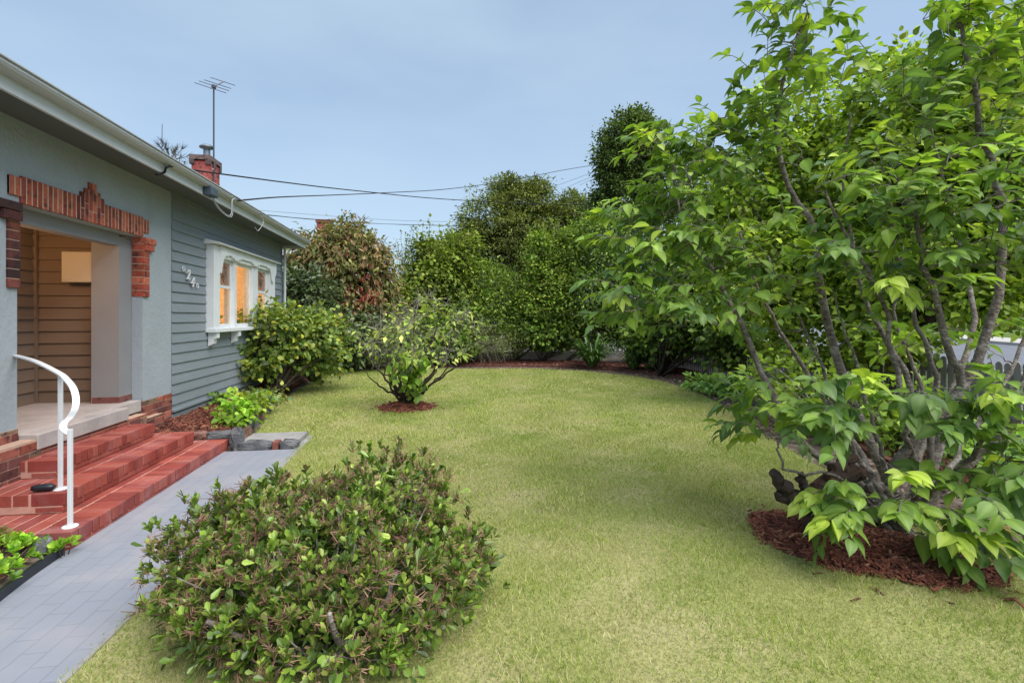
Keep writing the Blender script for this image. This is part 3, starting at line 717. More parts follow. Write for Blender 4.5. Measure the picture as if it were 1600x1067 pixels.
# ---- house number 24 with scrolls
def text_mesh(ch, size):
    cu = bpy.data.curves.new('txt', 'FONT'); cu.body = ch; cu.size = size; cu.extrude = .008; cu.shear = .25; cu.offset = .003; cu.resolution_u = 4
    to = bpy.data.objects.new('txt', cu); C.objects.link(to); bpy.context.view_layer.update()
    me = bpy.data.meshes.new_from_object(to.evaluated_get(bpy.context.evaluated_depsgraph_get()))
    me.calc_loop_triangles(); V = np.array([v.co[:] for v in me.vertices]); T = np.array([t.vertices[:] for t in me.loop_triangles])
    bpy.data.objects.remove(to); bpy.data.curves.remove(cu); bpy.data.meshes.remove(me); return V, T
hn = MB()
for ch, y, z in (('2', 8.06, 2.20), ('4', 8.19, 2.10)):
    V, T = text_mesh(ch, .20); hn.add(np.stack([np.full(len(V), XW + .040) + V[:, 2], y + V[:, 0], z + V[:, 1]], 1), T)
hno = obj('house_number', hn, M['metalwhite'], house)
for y, z, sg in ((7.98, 2.335, 1), (8.42, 2.13, -1)):
    sc = MB(); a = np.linspace(0, 4.6 * math.pi / 2, 20); r_ = .045 - .004 * a
    sc.tube(np.stack([np.full(20, XW + .034), y + sg * r_ * np.cos(a), z + sg * r_ * np.sin(a)], 1), .006, 5)
    sc.tube(spline([(XW + .034, y + sg * .045, z), (XW + .034, y + sg * .08, z - sg * .05), (XW + .034, y + sg * .13, z - sg * .06)], 8), .005, 5)
    obj('scroll', sc, M['metalwhite'], hno)

# ---- chimney
cy0 = 12.0; cx0, cx1 = gy(299, cy0), gy(326.5, cy0); cd = .56
ch, mo = MB(), MB()
CB = [(.34, .085, .075), (.28, .07, .06), (.40, .12, .10)]
mo.box((cx0 + .006, cy0 + .006, 3.6), (cx1 - .006, cy0 + cd - .006, 5.02)); z = 3.95; r = 0
while z < 5.03:
    h = .076
    for k in range(2):
        m_ = (cx0 + cx1) / 2 + (.06 if r % 2 else -.06)
        a, b = (cx0, m_ - .004) if k == 0 else (m_ + .004, cx1)
        ch.box((a, cy0, z), (b, cy0 + .1, z + h), brickcol(CB, .1))
    for k in range(2):
        m_ = cy0 + .1 + (cd - .1) * (.4 if r % 2 else .6)
        a, b = (cy0 + .105, m_ - .004) if k == 0 else (m_ + .004, cy0 + cd)
        ch.box((cx1 - .1, a, z), (cx1, b, z + h), brickcol(CB, .1))
    z += .084; r += 1
cho = obj('chimney', ch, M['brick'], house); obj('mortar', mo, M['mortar'], cho)
mb = MB()
mb.box((cx0 - .035, cy0 - .035, 5.06), (cx1 + .035, cy0 + cd + .035, 5.16), (.16, .12, .11))
for a in (cx0 - .034, cx1 - .06): mb.box((a, cy0 - .034, 4.96), (a + .095, cy0 + .05, 5.058), (.10, .075, .07))
for a in (cy0 + .2, cy0 + cd - .06): mb.box((cx1 - .05, a, 4.94), (cx1 + .034, a + .095, 5.058), (.10, .075, .07))
obj('cap', mb, M['brick'], cho)
fx, fy = (cx0 + cx1) / 2 + .02, cy0 + .28
mb = MB(); mb.lathe([(.07, 5.12), (.07, 5.36), (.06, 5.38), (.15, 5.40), (.15, 5.425), (.09, 5.47), (0, 5.48)], (fx, fy, 0), 14); obj('flue', mb, M['zinc'], cho, True)

# TV antenna strapped to the chimney
ax, ay = gy(334, cy0 + .2), cy0 + .20
an = thing('tv_antenna', 'thin roof television antenna strapped to the red brick chimney', 'antenna', (ax, ay, 4.5))
zt = 6.72
mb = MB(); mb.tube([(ax, ay, 4.45), (ax, ay, zt)], .018, 7); obj('mast', mb, M['antenna'], an)
bo = np.array([.55, .35, .0]); bo = bo / np.linalg.norm(bo); el = np.array([.93, -.25, -.34]); el /= np.linalg.norm(el)
b0 = np.array([ax, ay, zt + .02]); bm = MB(); bv = np.array([.16, .15, .20]) ; bm.tube([b0 - bv * .3, b0 + bv], .013, 6); obj('boom', bm, M['antenna'], an)
for k, (t, l_) in enumerate(((-.25, .42), (.1, .40), (.42, .36), (.92, .33))):
    m_ = MB(); c_ = b0 + bv * t; m_.tube([c_ - el * l_, c_ + el * l_ * .9], .008, 5); obj('element', m_, M['antenna'], an)
mb = MB(); mb.cbox(b0 - .04, b0 + .04, .01); obj('junction_box', mb, M['antenna'], an)
mb = MB(); mb.cbox((ax - .12, ay - .07, 4.55), (ax - .03, ay + .0, 4.80), .01); mb.tube([(ax - .09, ay - .03, 4.78), (ax - .09, ay - .03, 4.86), (ax, ay, 4.92)], .02, 6); obj('bracket', mb, M['fascia'], an)
# slim aerial and palm behind the roof
p = dp(252, 226, 15.5); mb = MB(); mb.tube([p - (0, 0, 1.2), dp(253.5, 194, 15.5)], [.02, .008], 6)
tag(obj('whip_aerial', mb, M['antenna']), 'slim upright whip aerial standing behind the house roof', 'aerial')

# ---- service box and cables on the fascia
bx = thing('service_box', 'small grey electrical service box fixed on the white fascia', 'electrical box', (-3.08, 7.5, 3.30))
mb = MB(); mb.cbox((-3.085, 7.44, 3.29), (-2.965, 7.64, 3.41), .012); obj('box_body', mb, M['greybox'], bx)
mb = MB(); mb.tube(spline([(-3.03, 7.60, 3.30), (-3.0, 7.75, 3.18), (-2.97, 7.98, 3.12), (-2.96, 8.08, 3.18), (-2.96, 8.10, 3.36), (-2.96, 8.2, 3.42)], 18), .006, 6); mb.tube(spline([(-3.03, 7.57, 3.30), (-3.0, 7.72, 3.165), (-2.96, 7.98, 3.10), (-2.95, 8.10, 3.17), (-2.96, 8.12, 3.36)], 16), .004, 6); obj('cable_loop', mb, M['cablew'], bx)
PX = dp(968, 252, 27)
def wire(label, pts, r=.010, mat_='cable', n=40):
    Q = spline(pts, n); mb = MB(); mb.tube(Q, r, 5); return tag(obj('overhead_cable', mb, M[mat_]), label, 'cable', None)
A1 = np.array([-3.08, 6.55, 3.37])
wire('thick black cable sagging from the fascia hook near the porch to the far trees', [A1 + (-.02, -.25, -.12), A1 + (0, -.12, -.06), A1 + (.03, .05, .06), dp(345, 272, 8.3), dp(545, 297, 13), dp(720, 313, 18), dp(905, 320, 24), PX + (0, 0, -1.9)], .013)
A2 = np.array([-2.965, 8.34, 3.42])
wire('twisted cable rising from beside the grey service box to the tall dark tree', [A2, dp(440, 308, 11), dp(520, 305, 15), dp(600, 301.5, 18), dp(700, 295.5, 21), dp(800, 282, 24), dp(880, 266, 26), PX], .014)
A3 = np.array([-2.98, 9.40, 3.42])
wire('slack lower cable leaving the fascia above the window towards the trees', [A3, dp(500, 344, 16), dp(600, 350, 20), dp(740, 353, 25)], .008)
mb = MB(); mb.tube(spline([A3, A3 + (.04, .05, -.12), A3 + (0, -.1, -.30), A3 + (0, -.25, -.27)], 10), .005, 5); obj('cable_hook', mb, M['cablew'], house); mb = MB(); mb.tube([A1 + (-.02, -.1, 0), A1 + (.02, -.08, .05), A1 + (.02, 0, .05)], .008, 5)
obj('cable_hook', mb, M['cablew'], house)
for q, (v0, v1) in enumerate(((338, 352), (331, 345.5))):
    wire('upper street cable beyond the reddish shrub' if q else 'lower street cable beyond the reddish shrub', [dp(380, v0 - 4, 44), dp(600, v1 - 2, 44), dp(760, v1 + 2, 44)], .012)
for q, (u0, v0, v1) in enumerate(((868, 291, 259), (878, 297, 263), (905, 290, 268))):
    wire(('topmost', 'middle', 'lowest')[q] + ' of three thin cables slanting up to the power pole in the dark tree', [dp(u0, v0, 40), dp((u0 + 950) / 2, (v0 + v1) / 2 + 1, 33), PX + (0, 0, -.25 * q - .1)], .010)
pp = thing('power_pole', 'timber power pole inside the tall dark tree at the corner', 'power pole', (PX[0], PX[1], 0))
mb = MB(); mb.tube([(PX[0], PX[1], 0), (PX[0], PX[1], PX[2] + .15)], [.15, .11], 10); obj('pole', mb, M['pole'], pp)
mb = MB(); mb.box(PX + (-.9, -.05, -.25), PX + (.9, .05, -.13)); obj('crossarm', mb, M['pole'], pp)

# ---- handrail
hr = thing('handrail', 'white metal handrail with curled end beside the red brick steps', 'handrail', (-2.6, 4.13, .135))
rail = [np.array([-3.60, 5.04, 1.315]), np.array([-3.28, 4.80, 1.28]), dp(92, 583, 4.03), dp(104, 593, 3.93), dp(114, 606, 3.85), dp(118.5, 622, 3.80), dp(117, 638, 3.77), dp(109, 652, 3.75), dp(101, 660, 3.72), dp(98.5, 668, 3.69), dp(103, 674, 3.69), dp(109, 678, 3.70)]
Q = spline(rail, 60)
fb = MB(); T_ = norm(np.gradient(Q, axis=0)); hv = norm(np.array([.627, -.779, 0.]))[None]; side = norm(np.cross(np.array([.627, -.779, 0.]), [0, 0, 1.]))
Vv = []
for i in range(len(Q)):
    nn = np.cross(T_[i], side); nn /= np.linalg.norm(nn)
    for sx, sz in ((-1, -1), (1, -1), (1, 1), (-1, 1)): Vv.append(Q[i] + side * .021 * sx + nn * .006 * sz)
Tt = []
for i in range(len(Q) - 1):
    for k in range(4):
        a, b = i * 4 + k, i * 4 + (k + 1) % 4; Tt += [(a, b, b + 4), (a, b + 4, a + 4)]
fb.add(Vv, Tt + [(0, 1, 2), (0, 2, 3)]); obj('rail', fb, M['metalwhite'], hr)
for (px, py, z0, z1) in ((-2.60, 4.13, .135, .84), (-2.93, 4.545, .285, 1.20)):
    mb = MB(); mb.cbox((px - .013, py - .013, z0), (px + .013, py + .013, z1), .002); po = obj('post', mb, M['metalwhite'], hr)
    mb = MB(); mb.lathe([(.050, 0), (.050, .006), (.044, .011), (.0, .012)], (px, py, z0 + .001), 18); obj('base_plate', mb, M['metalwhite'], po)
kb = thing('key_safe', 'small black rubber key safe lying on the middle step', 'key safe', (-3.02, 4.50, .29))
mb = MB(); kq = np.array([-3.02, 4.50, .318]); kd = norm(np.array([.16, .02, 0.]))
mb.tube(spline([kq - kd * .075, kq, kq + kd * .075], 8), [.018, .027, .029, .029, .029, .029, .026, .016], 10); obj('casing', mb, M['black'], kb, True)
mb = MB(); mb.tube([kq + kd * .02 + (0, 0, .026), kq + kd * .05 + (0, 0, .028)], .006, 6); obj('dial', mb, M['antenna'], kb)

# ================================================================== FENCE, STREET, NEIGHBOURS
fe = thing('picket_fence', 'grey timber picket fence with rounded tops along the street side', 'fence', (7.5, 5, 0))
def picket_mb(y, h):
    mb = MB(); wd = .042; pts = [(-wd, .06), (wd, .06), (wd, h - .05)] + [(wd * math.cos(a), h - .05 + .05 * math.sin(a)) for a in np.linspace(.3, math.pi - .3, 7)] + [(-wd, h - .05)]
    mb.prism([(y + p_[0], p_[1]) for p_ in pts], 0, 7.46, 7.48); return mb
for i in range(98): obj('picket', picket_mb(5.15 + i * .108, 1.05 + .016 * rng.normal()), M['fence'], fe)
mb = MB()
for y in np.concatenate([np.arange(2.6, 5.1, .108), np.arange(15.75, 18.6, .108)]):
    t = picket_mb(y, 1.05); mb.add(*t.arrays())
o = obj('outer_picket', mb, M['fence'], fe); o['kind'] = 'stuff'
for z in (.30, .82): mb = MB(); mb.box((7.482, 2.5, z), (7.53, 18.6, z + .075)); obj('rail', mb, M['fence'], fe)
for y in np.arange(2.6, 18.7, 2.65): mb = MB(); mb.box((7.532, y - .05, -.02), (7.63, y + .05, 1.08)); obj('post', mb, M['fencew'], fe)

# back fence of wire mesh on a concrete plinth
bf = thing('wire_fence', 'dark wire mesh fence on low concrete plinth behind the back bed', 'fence', (2, 19.6, 0))
mb = MB(); mb.box((-9, 19.55, -.02), (7.4, 19.67, .30)); obj('plinth', mb, M['fence'], bf)
mb = MB()
for x in np.arange(-2, 7.4, .09): mb.box((x, 19.60, .3), (x + .014, 19.614, 1.05))
for z in np.arange(.36, 1.06, .11): mb.box((-9, 19.615, z), (7.4, 19.627, z + .013))
obj('mesh', mb, M['wire'], bf)
for x in np.arange(-8, 7.4, 2.2): mb = MB(); mb.box((x - .035, 19.63, .3), (x + .035, 19.70, 1.12)); obj('post', mb, M['wire'], bf)

# neighbouring house beyond the garden
nb = thing('neighbour_house', 'neighbouring house with white fascia and red chimney beyond the reddish shrub', 'house', (-10, 24, 0))
mb = MB(); mb.box((-16, 22.0, 0), (-5.1, 30, 4.1)); obj('wall', mb, M['pave'], nb)
mb = MB(); mb.box((-16.4, 21.4, 4.1), (-4.5, 21.44, 4.36)); mb.box((-4.54, 21.44, 4.1), (-4.5, 30.4, 4.36)); obj('fascia', mb, M['white'], nb)
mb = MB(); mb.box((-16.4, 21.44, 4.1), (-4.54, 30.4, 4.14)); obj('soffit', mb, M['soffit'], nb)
mb = MB(); mb.add([(-16.4, 21.35, 4.37), (-4.45, 21.35, 4.37), (-4.45, 30.5, 4.37), (-16.4, 30.5, 4.37), (-10.4, 25.9, 5.6)], [(0, 1, 4), (1, 2, 4), (2, 3, 4), (3, 0, 4)]); obj('roof', mb, M['zinc'], nb)
mb = MB(); c0, c1 = gy(495, 25), gy(515, 25); mb.box((c0, 25, 4.6), (c1, 25.7, 6.05), (.30, .09, .06)); mb.box((c0 - .05, 24.95, 6.05), (c1 + .05, 25.75, 6.2), (.24, .08, .06)); obj('chimney', mb, M['brick'], nb)

def make_car(loc, rz):
    t = thing('parked_car', 'silver blue wagon parked on the street behind the fence', 'car', (0, 0, 0))
    side = [(-2.2, .42), (-2.25, .75), (-2.1, .98), (-.95, 1.02), (-.35, 1.50), (.2, 1.58), (1.6, 1.55), (2.05, 1.05), (2.2, .95), (2.2, .42)]
    mb = MB(); mb.prism([(a, b) for a, b in side], 0, -.86, .86); obj('body', mb, M['carpaint'], t)
    mb = MB(); mb.add([(-.72, -.96, 1.05), (.72, -.96, 1.05), (.62, -.40, 1.47), (-.62, -.40, 1.47)], [(0, 1, 2), (0, 2, 3)]); mb.v[-1] = mb.v[-1] + np.array([0, -.012, .012]); obj('windscreen', mb, M['carglass'], t)
    for sx in (-1, 1):
        for a, b in ((-.75, .35), (.42, 1.7)):
            mb = MB(); mb.prism([(a + (.0 if a > 0 else .0), 1.06), (b, 1.06), (b - .12, 1.46), (a + (.42 if a < 0 else .02), 1.46)], 0, sx * .862, sx * .875); obj('window', mb, M['carglass'], t)
        for y in (-1.4, 1.35):
            mb = MB(); prof = [(.0, -.1), (.30, -.1), (.335, -.06), (.335, .06), (.30, .1), (0, .1)]
            V, T = [], []
            for r_, h in prof:
                for k in range(18): a = 2 * math.pi * k / 18; V.append((sx * (.80 + h), y + r_ * math.cos(a), .335 + r_ * math.sin(a)))
            for i in range(5):
                for k in range(18): p_, q_ = i * 18 + k, i * 18 + (k + 1) % 18; T += [(p_, q_, q_ + 18), (p_, q_ + 18, p_ + 18)]
            mb.add(V, T); wl = obj('wheel', mb, M['tyre'], t)
        mb = MB(); mb.cbox((sx * .55 - .2, -2.27, .74), (sx * .55 + .2, -2.20, .90), .01); obj('headlight', mb, M['lens'], t)
    mb = MB(); mb.cbox((-.45, -2.275, .62), (.45, -2.22, .74), .008); obj('grille', mb, M['black'], t)
    mb = MB(); mb.cbox((-.85, -2.31, .40), (.85, -2.2, .56), .02); obj('bumper', mb, M['greybox'], t)
    t.location = loc; t.rotation_euler = (0, 0, rz)
cp = dp(1216, 500, 28); make_car((cp[0], cp[1], float(hz(cp[0], cp[1]))), R(-20))

# ================================================================== GARDEN BEDS
# left bed along the house: raised mulch between edging stones and wall
edge = [(-2.62, 6.95), (-2.66, 7.6), (-2.80, 8.5), (-3.0, 10.0), (-3.14, 11.5), (-3.2, 13.0), (-3.15, 16.0)]
mb = MB(); Q = spline([(a, b, .03) for a, b in edge], 40); V, T = [], []
for i, q in enumerate(Q):
    for k, f in enumerate(np.linspace(0, 1, 6)):
        V.append((q[0] * (1 - f) + (-4.2 if q[1] > 12.9 else XW - .01) * f, q[1], .05 + .19 * f ** .7 + .012 * math.sin(7 * q[1] + 5 * f) - (.08 if k == 0 else 0)))
for i in range(len(Q) - 1):
    for k in range(5): a = i * 6 + k; T += [(a, a + 6, a + 7), (a, a + 7, a + 1)]
mb.add(V, T, (.06, .022, .016))
n = 5200; y = rng.uniform(6.9, 13, n); f = rng.random(n); ex = np.interp(y, [e[1] for e in edge], [e[0] for e in edge]); x = ex * (1 - f) + XW * f
tag(obj('bark_mulch', merge(mb.arrays(), chips(x, y, .055 + .19 * f ** .7, (.05, .014, .006), .006)), M['mulch']), 'red bark mulch in the raised bed along the weatherboard wall', 'mulch', kind='stuff')
# curved bed along the back and right of the lawn
def offset(P, d):
    t = norm(np.gradient(P, axis=0)); return P + np.stack([-t[:, 1], t[:, 0]], 1) * d
i0 = int(np.argmin(np.hypot(LAWN[:, 0] + 2.9, LAWN[:, 1] - 16.0))); i1 = int(np.argmin(np.hypot(LAWN[:, 0] - 4.15, LAWN[:, 1] - 3.3)))
ring = LAWN[i0:i1 + 1]; rs = spline(np.c_[ring, np.zeros(len(ring))], 220)[:, :2]
inner = offset(rs, .95); outer = offset(rs, 2.4)
mb = MB(); V, T = [], []
for a, b in zip(inner, outer):
    V += [(a[0], a[1], -.01), (a[0] * .8 + b[0] * .2, a[1] * .8 + b[1] * .2, .06), (min(b[0], 7.3), min(b[1], 19.4), .10)]
for i in range(len(inner) - 1):
    for k in (0, 1): a = i * 3 + k; T += [(a, a + 3, a + 4), (a, a + 4, a + 1)]
mb.add(V, T, (.07, .026, .018))
n = 9000; k = rng.integers(0, len(inner), n); f = rng.random(n) ** 1.2; pxy = inner[k] * (1 - f[:, None]) + outer[k] * f[:, None] + rng.normal(size=(n, 2)) * .04
tag(obj('bark_mulch', merge(mb.arrays(), chips(pxy[:, 0].clip(-4, 7.3), pxy[:, 1].clip(0, 19.4), .03 + .07 * f, (.07, .022, .008), .012, cols=((.14, .042, .03), (.20, .066, .044), (.085, .032, .024), (.36, .25, .18)), weights=(.36, .32, .22, .10))), M['mulch']), 'red bark mulch in the curved bed behind the lawn', 'mulch', kind='stuff')
# dry litter on the bare strip beside the lawn
n = 5200; k = rng.integers(0, len(rs), n); f = rng.random(n); pxy = rs[k] * (1 - f[:, None]) + inner[k] * f[:, None]
tag(obj('leaf_litter', chips(pxy[:, 0], pxy[:, 1], np.full(n, -.012), (.05, .02, .004), .006, cols=((.20, .15, .11), (.13, .09, .07), (.34, .26, .18), (.09, .06, .05)), weights=(.35, .3, .15, .2)), M['mulch']), 'dry leaf litter on the bare soil strip around the lawn', 'leaf litter', kind='stuff')
# bricks set end to end along that bed
eb = offset(rs, .90); dist = np.r_[0, np.cumsum(np.linalg.norm(np.diff(eb, axis=0), axis=1))]
first = None; s_ = .1
while s_ < dist[-1] - .2:
    x, y = np.interp(s_, dist, eb[:, 0]), np.interp(s_, dist, eb[:, 1]); x2, y2 = np.interp(s_ + .1, dist, eb[:, 0]), np.interp(s_ + .1, dist, eb[:, 1])
    if first is None:
        mb = MB(); mb.cbox((-.112, -.05, -.04), (.112, .05, .055), .006, (.15, .06, .045)); o = first = tag(obj('edging_brick', mb, M['brick']), 'red brown brick laid in the curved edging of the back bed', 'brick', 'edging bricks around the back bed')
    else: o = first.copy(); C.objects.link(o)
    o.location = (x, y, float(rng.normal() * .006)); o.rotation_euler = (float(rng.normal() * .03), float(rng.normal() * .02), math.atan2(y2 - y, x2 - x)); s_ += .24
# stones
def rock(name, label, c, r, rot=0, mat_='stone', group=None, seed=0, cat='stone', square=.55):
    rg = np.random.default_rng(seed); mb = MB(); n1, n2 = 12, 18; V, T = [], []
    ph = rg.random(6) * 6.28
    for i in range(n1 + 1):
        th = math.pi * i / n1
        for k in range(n2):
            a = 2 * math.pi * k / n2; d = np.array([math.sin(th) * math.cos(a), math.sin(th) * math.sin(a), math.cos(th)])
            d = np.sign(d) * np.abs(d) ** square; m_ = 1 + .10 * math.sin(3 * a + ph[0] + th) + .08 * math.sin(5 * th + ph[1] + 2 * a) + .03 * rg.normal() * (0 < i < n1)
            p_ = d * r * m_; x, y = p_[0] * math.cos(rot) - p_[1] * math.sin(rot), p_[0] * math.sin(rot) + p_[1] * math.cos(rot)
            V.append((c[0] + x, c[1] + y, c[2] + p_[2]))
    for i in range(n1):
        for k in range(n2): a, b = i * n2 + k, i * n2 + (k + 1) % n2; T += [(a, b, b + n2), (a, b + n2, a + n2)]
    mb.add(V, T); return tag(obj(name, mb, M[mat_]), label, cat, group)
G = 'bluestone edging stones'
rock('edging_stone', 'upright blue grey stone at the corner of the path and the steps', (-2.44, 6.86, .10), (.07, .13, .15), .2, group=G, seed=1)
rock('edging_stone', 'long dark stone on the left of the kerb across the path end', (-2.20, 6.78, .045), (.19, .075, .065), .02, group=G, seed=2)
rock('edging_stone', 'short dark stone on the right of the kerb across the path end', (-1.80, 6.78, .045), (.11, .075, .065), 0, group=G, seed=3)
mb = MB(); mb.cbox((-1.99, 6.705, -.01), (-1.92, 6.86, .10), .006, (.20, .07, .055)); tag(obj('kerb_brick', mb, M['brick']), 'single red brick between two dark stones in the kerb', 'brick')
rock('edging_stone', 'flat grey stone beside the red bottom step', (-2.70, 6.98, .13), (.15, .07, .07), .2, group=G, seed=4)
rock('edging_stone', 'small brown stone between the steps and the house corner', (-2.96, 7.0, .14), (.12, .06, .06), -.1, 'brownstone', group=G, seed=5)
for i in range(11):
    y = 7.28 + i * .36; x = np.interp(y, [e[1] for e in edge], [e[0] for e in edge])
    rock('edging_stone', 'low dark stone in the row between the wall bed and the lawn' , (x + .02, y, .035), (.07, .17, .07), .06 * rng.normal(), group=G + ' in a row', seed=20 + i, mat_='brownstone' if i % 3 == 1 else 'stone')

# ---- front left bed
mb = MB(); mb.prism([(-2.56, 3.99), (-2.53, 3.6), (-2.47, 3.2), (-2.38, 2.7), (-2.2, 1.5), (-3.44, 1.5), (-3.44, 3.99)], 2, -.04, .05); struct('garden_bed', mb, M['soil'])
mb = MB(); Q = spline([(-2.54, 3.95, .03), (-2.52, 3.6, .03), (-2.46, 3.2, .03), (-2.37, 2.7, .03), (-2.19, 1.5, .03)], 20)
V, T = [], []
for q in Q: V += [(q[0] - .012, q[1], -.03), (q[0] + .012, q[1], -.03), (q[0] + .012, q[1], .07), (q[0] - .012, q[1], .07)]
for i in range(19):
    for k in range(4): a, b = i * 4 + k, i * 4 + (k + 1) % 4; T += [(a, b, b + 4), (a, b + 4, a + 4)]
mb.add(V, T); tag(obj('bed_edging', mb, M['black']), 'dark strip edging the succulent bed beside the grey path', 'edging')
rock('edging_stone', 'blue grey stone among the bright plants at the foot of the steps', (-2.63, 3.90, .08), (.05, .065, .075), .4, group=G, seed=9, square=.7)
n = 900; x = rng.uniform(-3.5, -2.6, n); y = rng.uniform(2.6, 3.9, n); k = x < -2.56
tag(obj('bark_mulch', chips(x[k], y[k], np.full(k.sum(), .05), (.04, .012, .005), .004), M['mulch']), 'red bark mulch between the bright succulents at the front steps', 'mulch', kind='stuff')
def rosettes(P, D, nl, size, tpl, cols, spread=(.35, 1.15), lift=.0, weights=None, hue=.15):
    n = len(P); idx = np.repeat(np.arange(n), nl); m = len(idx)
    ax_ = norm(D)[idx]; r = rdir(m); r = norm(r - ax_ * np.sum(r * ax_, 1, keepdims=True)); a = rng.uniform(*spread, m)[:, None]
    tip = ax_ * np.cos(a) + r * np.sin(a); nr = ax_ * np.sin(a) - r * np.cos(a)
    col = FOL * pal(cols, m, .12, weights) * (1 + hue * rng.normal(size=(n, 1))).clip(.55, 1.6)[idx]
    return leaves(P[idx] + ax_ * lift * rng.random((m, 1)), tip, nr + .25 * rdir(m), size * (.7 + .5 * rng.random(m)), tpl, col)
BRIGHT = [(.17, .30, .035), (.12, .24, .03), (.24, .36, .06), (.08, .16, .03)]
def succ(label, c, r, n, name='succulent_plant', group='bright succulents at the front steps', size=.055, cols=BRIGHT, hgt=.10, nl=11, tpl=OB):
    root = plant_root(name, label, 'plant', (c[0], c[1], c[2]), group)
    a = rng.random(n) * 6.28; q = np.sqrt(rng.random(n)); P = np.stack([c[0] + r[0] * q * np.cos(a), c[1] + r[1] * q * np.sin(a), c[2] + hgt * (1.1 - .75 * q ** 2) * (.6 + .5 * rng.random(n))], 1)
    D = norm(np.stack([np.cos(a) * q, np.sin(a) * q, np.full(n, 1.1)], 1) + .2 * rng.normal(size=(n, 3)))
    obj('leaf_rosette', rosettes(P, D, nl, size, tpl, cols, (.25, 1.2), .03), M['leaf'], root)
    mb = MB()
    for p_ in P[::2]: mb.tube([(c[0] + (p_[0] - c[0]) * .6, c[1] + (p_[1] - c[1]) * .6, c[2] - .01), p_], .004, 4)
    obj('stem', mb, M['barkdark'], root)
succ('broad patch of bright green succulents at the left edge by the steps', (-2.82, 3.72, .05), (.24, .24, 0), 64, hgt=.14)
succ('bright green succulents trailing over the dark edging strip', (-2.62, 3.36, .05), (.14, .26, 0), 44, hgt=.12)
succ('small bright succulent tuft against the bottom step beside the stone', (-2.51, 3.93, .02), (.05, .06, 0), 7, hgt=.07)
succ('dull dry tipped succulents at the left edge below the brick base', (-2.98, 3.95, .05), (.12, .06, 0), 16, hgt=.22, cols=[(.12, .10, .06), (.16, .15, .07), (.20, .13, .10)])

# bed plants by the wall
GRP = 'low plants in the bed along the wall'
LG = [(.14, .26, .035), (.10, .20, .03), (.20, .32, .05)]
def lowplant(label, c, r, n, size, cols, tpl=OV, h=.3, name='low_plant'):
    bush(name, label, [((c[0], c[1], c[2] + h * .5), (r, r, h * .55), 1)], c, n, 7, .09, size, tpl, cols, GRP, 'plant', 'leaf', 'bark', .008, 8, .35)
lowplant('bright leafy low plant at the front corner of the wall bed', (-2.82, 7.85, .10), .26, 45, .085, LG, h=.34)
lowplant('yellow green low plant behind the bright front one in the wall bed', (-2.86, 8.5, .10), .28, 42, .075, [(.22, .27, .04), (.15, .22, .04)], h=.36)
lowplant('grey green low plant by the lawn edge below the window shrub', (-2.98, 9.35, .08), .30, 42, .075, [(.09, .16, .07), (.12, .20, .09), (.07, .12, .05)], h=.30)
lowplant('sparse low plant at the foot of the window shrub stems', (-3.02, 10.1, .08), .26, 26, .08, [(.11, .16, .05), (.17, .19, .07)], h=.28)
lowplant('tiny weed growing against the weatherboard wall', (-3.50, 9.0, .22), .13, 14, .06, [(.10, .18, .05), (.14, .22, .06)], h=.16)

def straps(name, label, c, n, ln, wd, cols, group=None, cat='plant'):
    root = plant_root(name, label, cat, c, group); a = rng.random(n) * 6.28; mb = MB()
    cc = pal(cols, n, .15)
    for i in range(n):
        d = np.array([math.cos(a[i]), math.sin(a[i]), 0]); l_ = ln * (.6 + .6 * rng.random()); h = .45 + .5 * rng.random(); t = np.linspace(0, 1, 6)
        P = np.array(c)[None] + d[None] * .08 + d[None] * (l_ * (1.15 - .75 * h) * t)[:, None] + np.array([0, 0, 1.])[None] * (l_ * h * (2.1 * t - (1.25 + .6 * (1 - h)) * t ** 2))[:, None]
        P[:, 2] = np.maximum(P[:, 2], .03); sd_ = np.array([-d[1], d[0], 0]); ww = wd * np.array([.7, 1, 1, .9, .6, .05])
        V = np.concatenate([P - sd_ * ww[:, None], P + sd_ * ww[:, None] + (0, 0, .004)]); T = []
        for k in range(5): T += [(k, k + 6, k + 7), (k, k + 7, k + 1)]
        mb.add(V, T, cc[i])
    obj('strap_leaf', mb, M['leafg'], root); return root
DG = [(.08, .16, .04), (.12, .22, .06), (.17, .28, .09), (.06, .11, .03)]
straps('strap_leaf_plant', 'strap leaved clump at the wall bed corner right of the window shrub', (-2.95, 13.2, .06), 110, .95, .026, [(.10, .16, .06), (.16, .23, .09), (.06, .10, .04)], 'strap leaved clumps')
c = dp(925, 572, 16.3); straps('strap_leaf_plant', 'glossy strap leaved clump under the hedge in the back bed', (c[0], c[1], .06), 170, 1.15, .034, DG, 'strap leaved clumps')
c = dp(990, 572, 15.6); straps('strap_leaf_plant', 'darker strap leaved clump partly behind the big tree leaves', (c[0], c[1], .06), 120, 1.0, .032, DG, 'strap leaved clumps')

# ================================================================== BACKGROUND SHRUBS AND TREES
def B(u, v, w_, ru, rv, wt=1.0, rd=None):      # an ellipsoid of crown at a direction and distance
    k = w_ / F; return (dp(u, v, w_), (ru * k, (rd if rd else ru * .8) * k, rv * k), wt)
HY = [(.07, .115, .035), (.115, .165, .045), (.045, .08, .028), (.27, .27, .05), (.19, .23, .05)]
b0 = np.array([-3.15, 10.8, .12])
bush('window_shrub', 'rounded leafy shrub with yellowing leaves in front of the window', [B(425, 520, 10.4, 58, 48, 1.3), B(470, 530, 11.0, 60, 52, 1.3), B(400, 560, 9.9, 40, 28, .5), B(510, 535, 11.6, 40, 45, .8)], b0, 150, 9, .15, .105, OV, HY, bmat='barkdark', stem_r=.035, nst=34, shell=.55, weights=(.34, .26, .2, .08, .12), lmat='leaf', up=.8)
DKG = [(.035, .06, .025), (.055, .085, .04), (.09, .12, .07), (.03, .045, .02)]
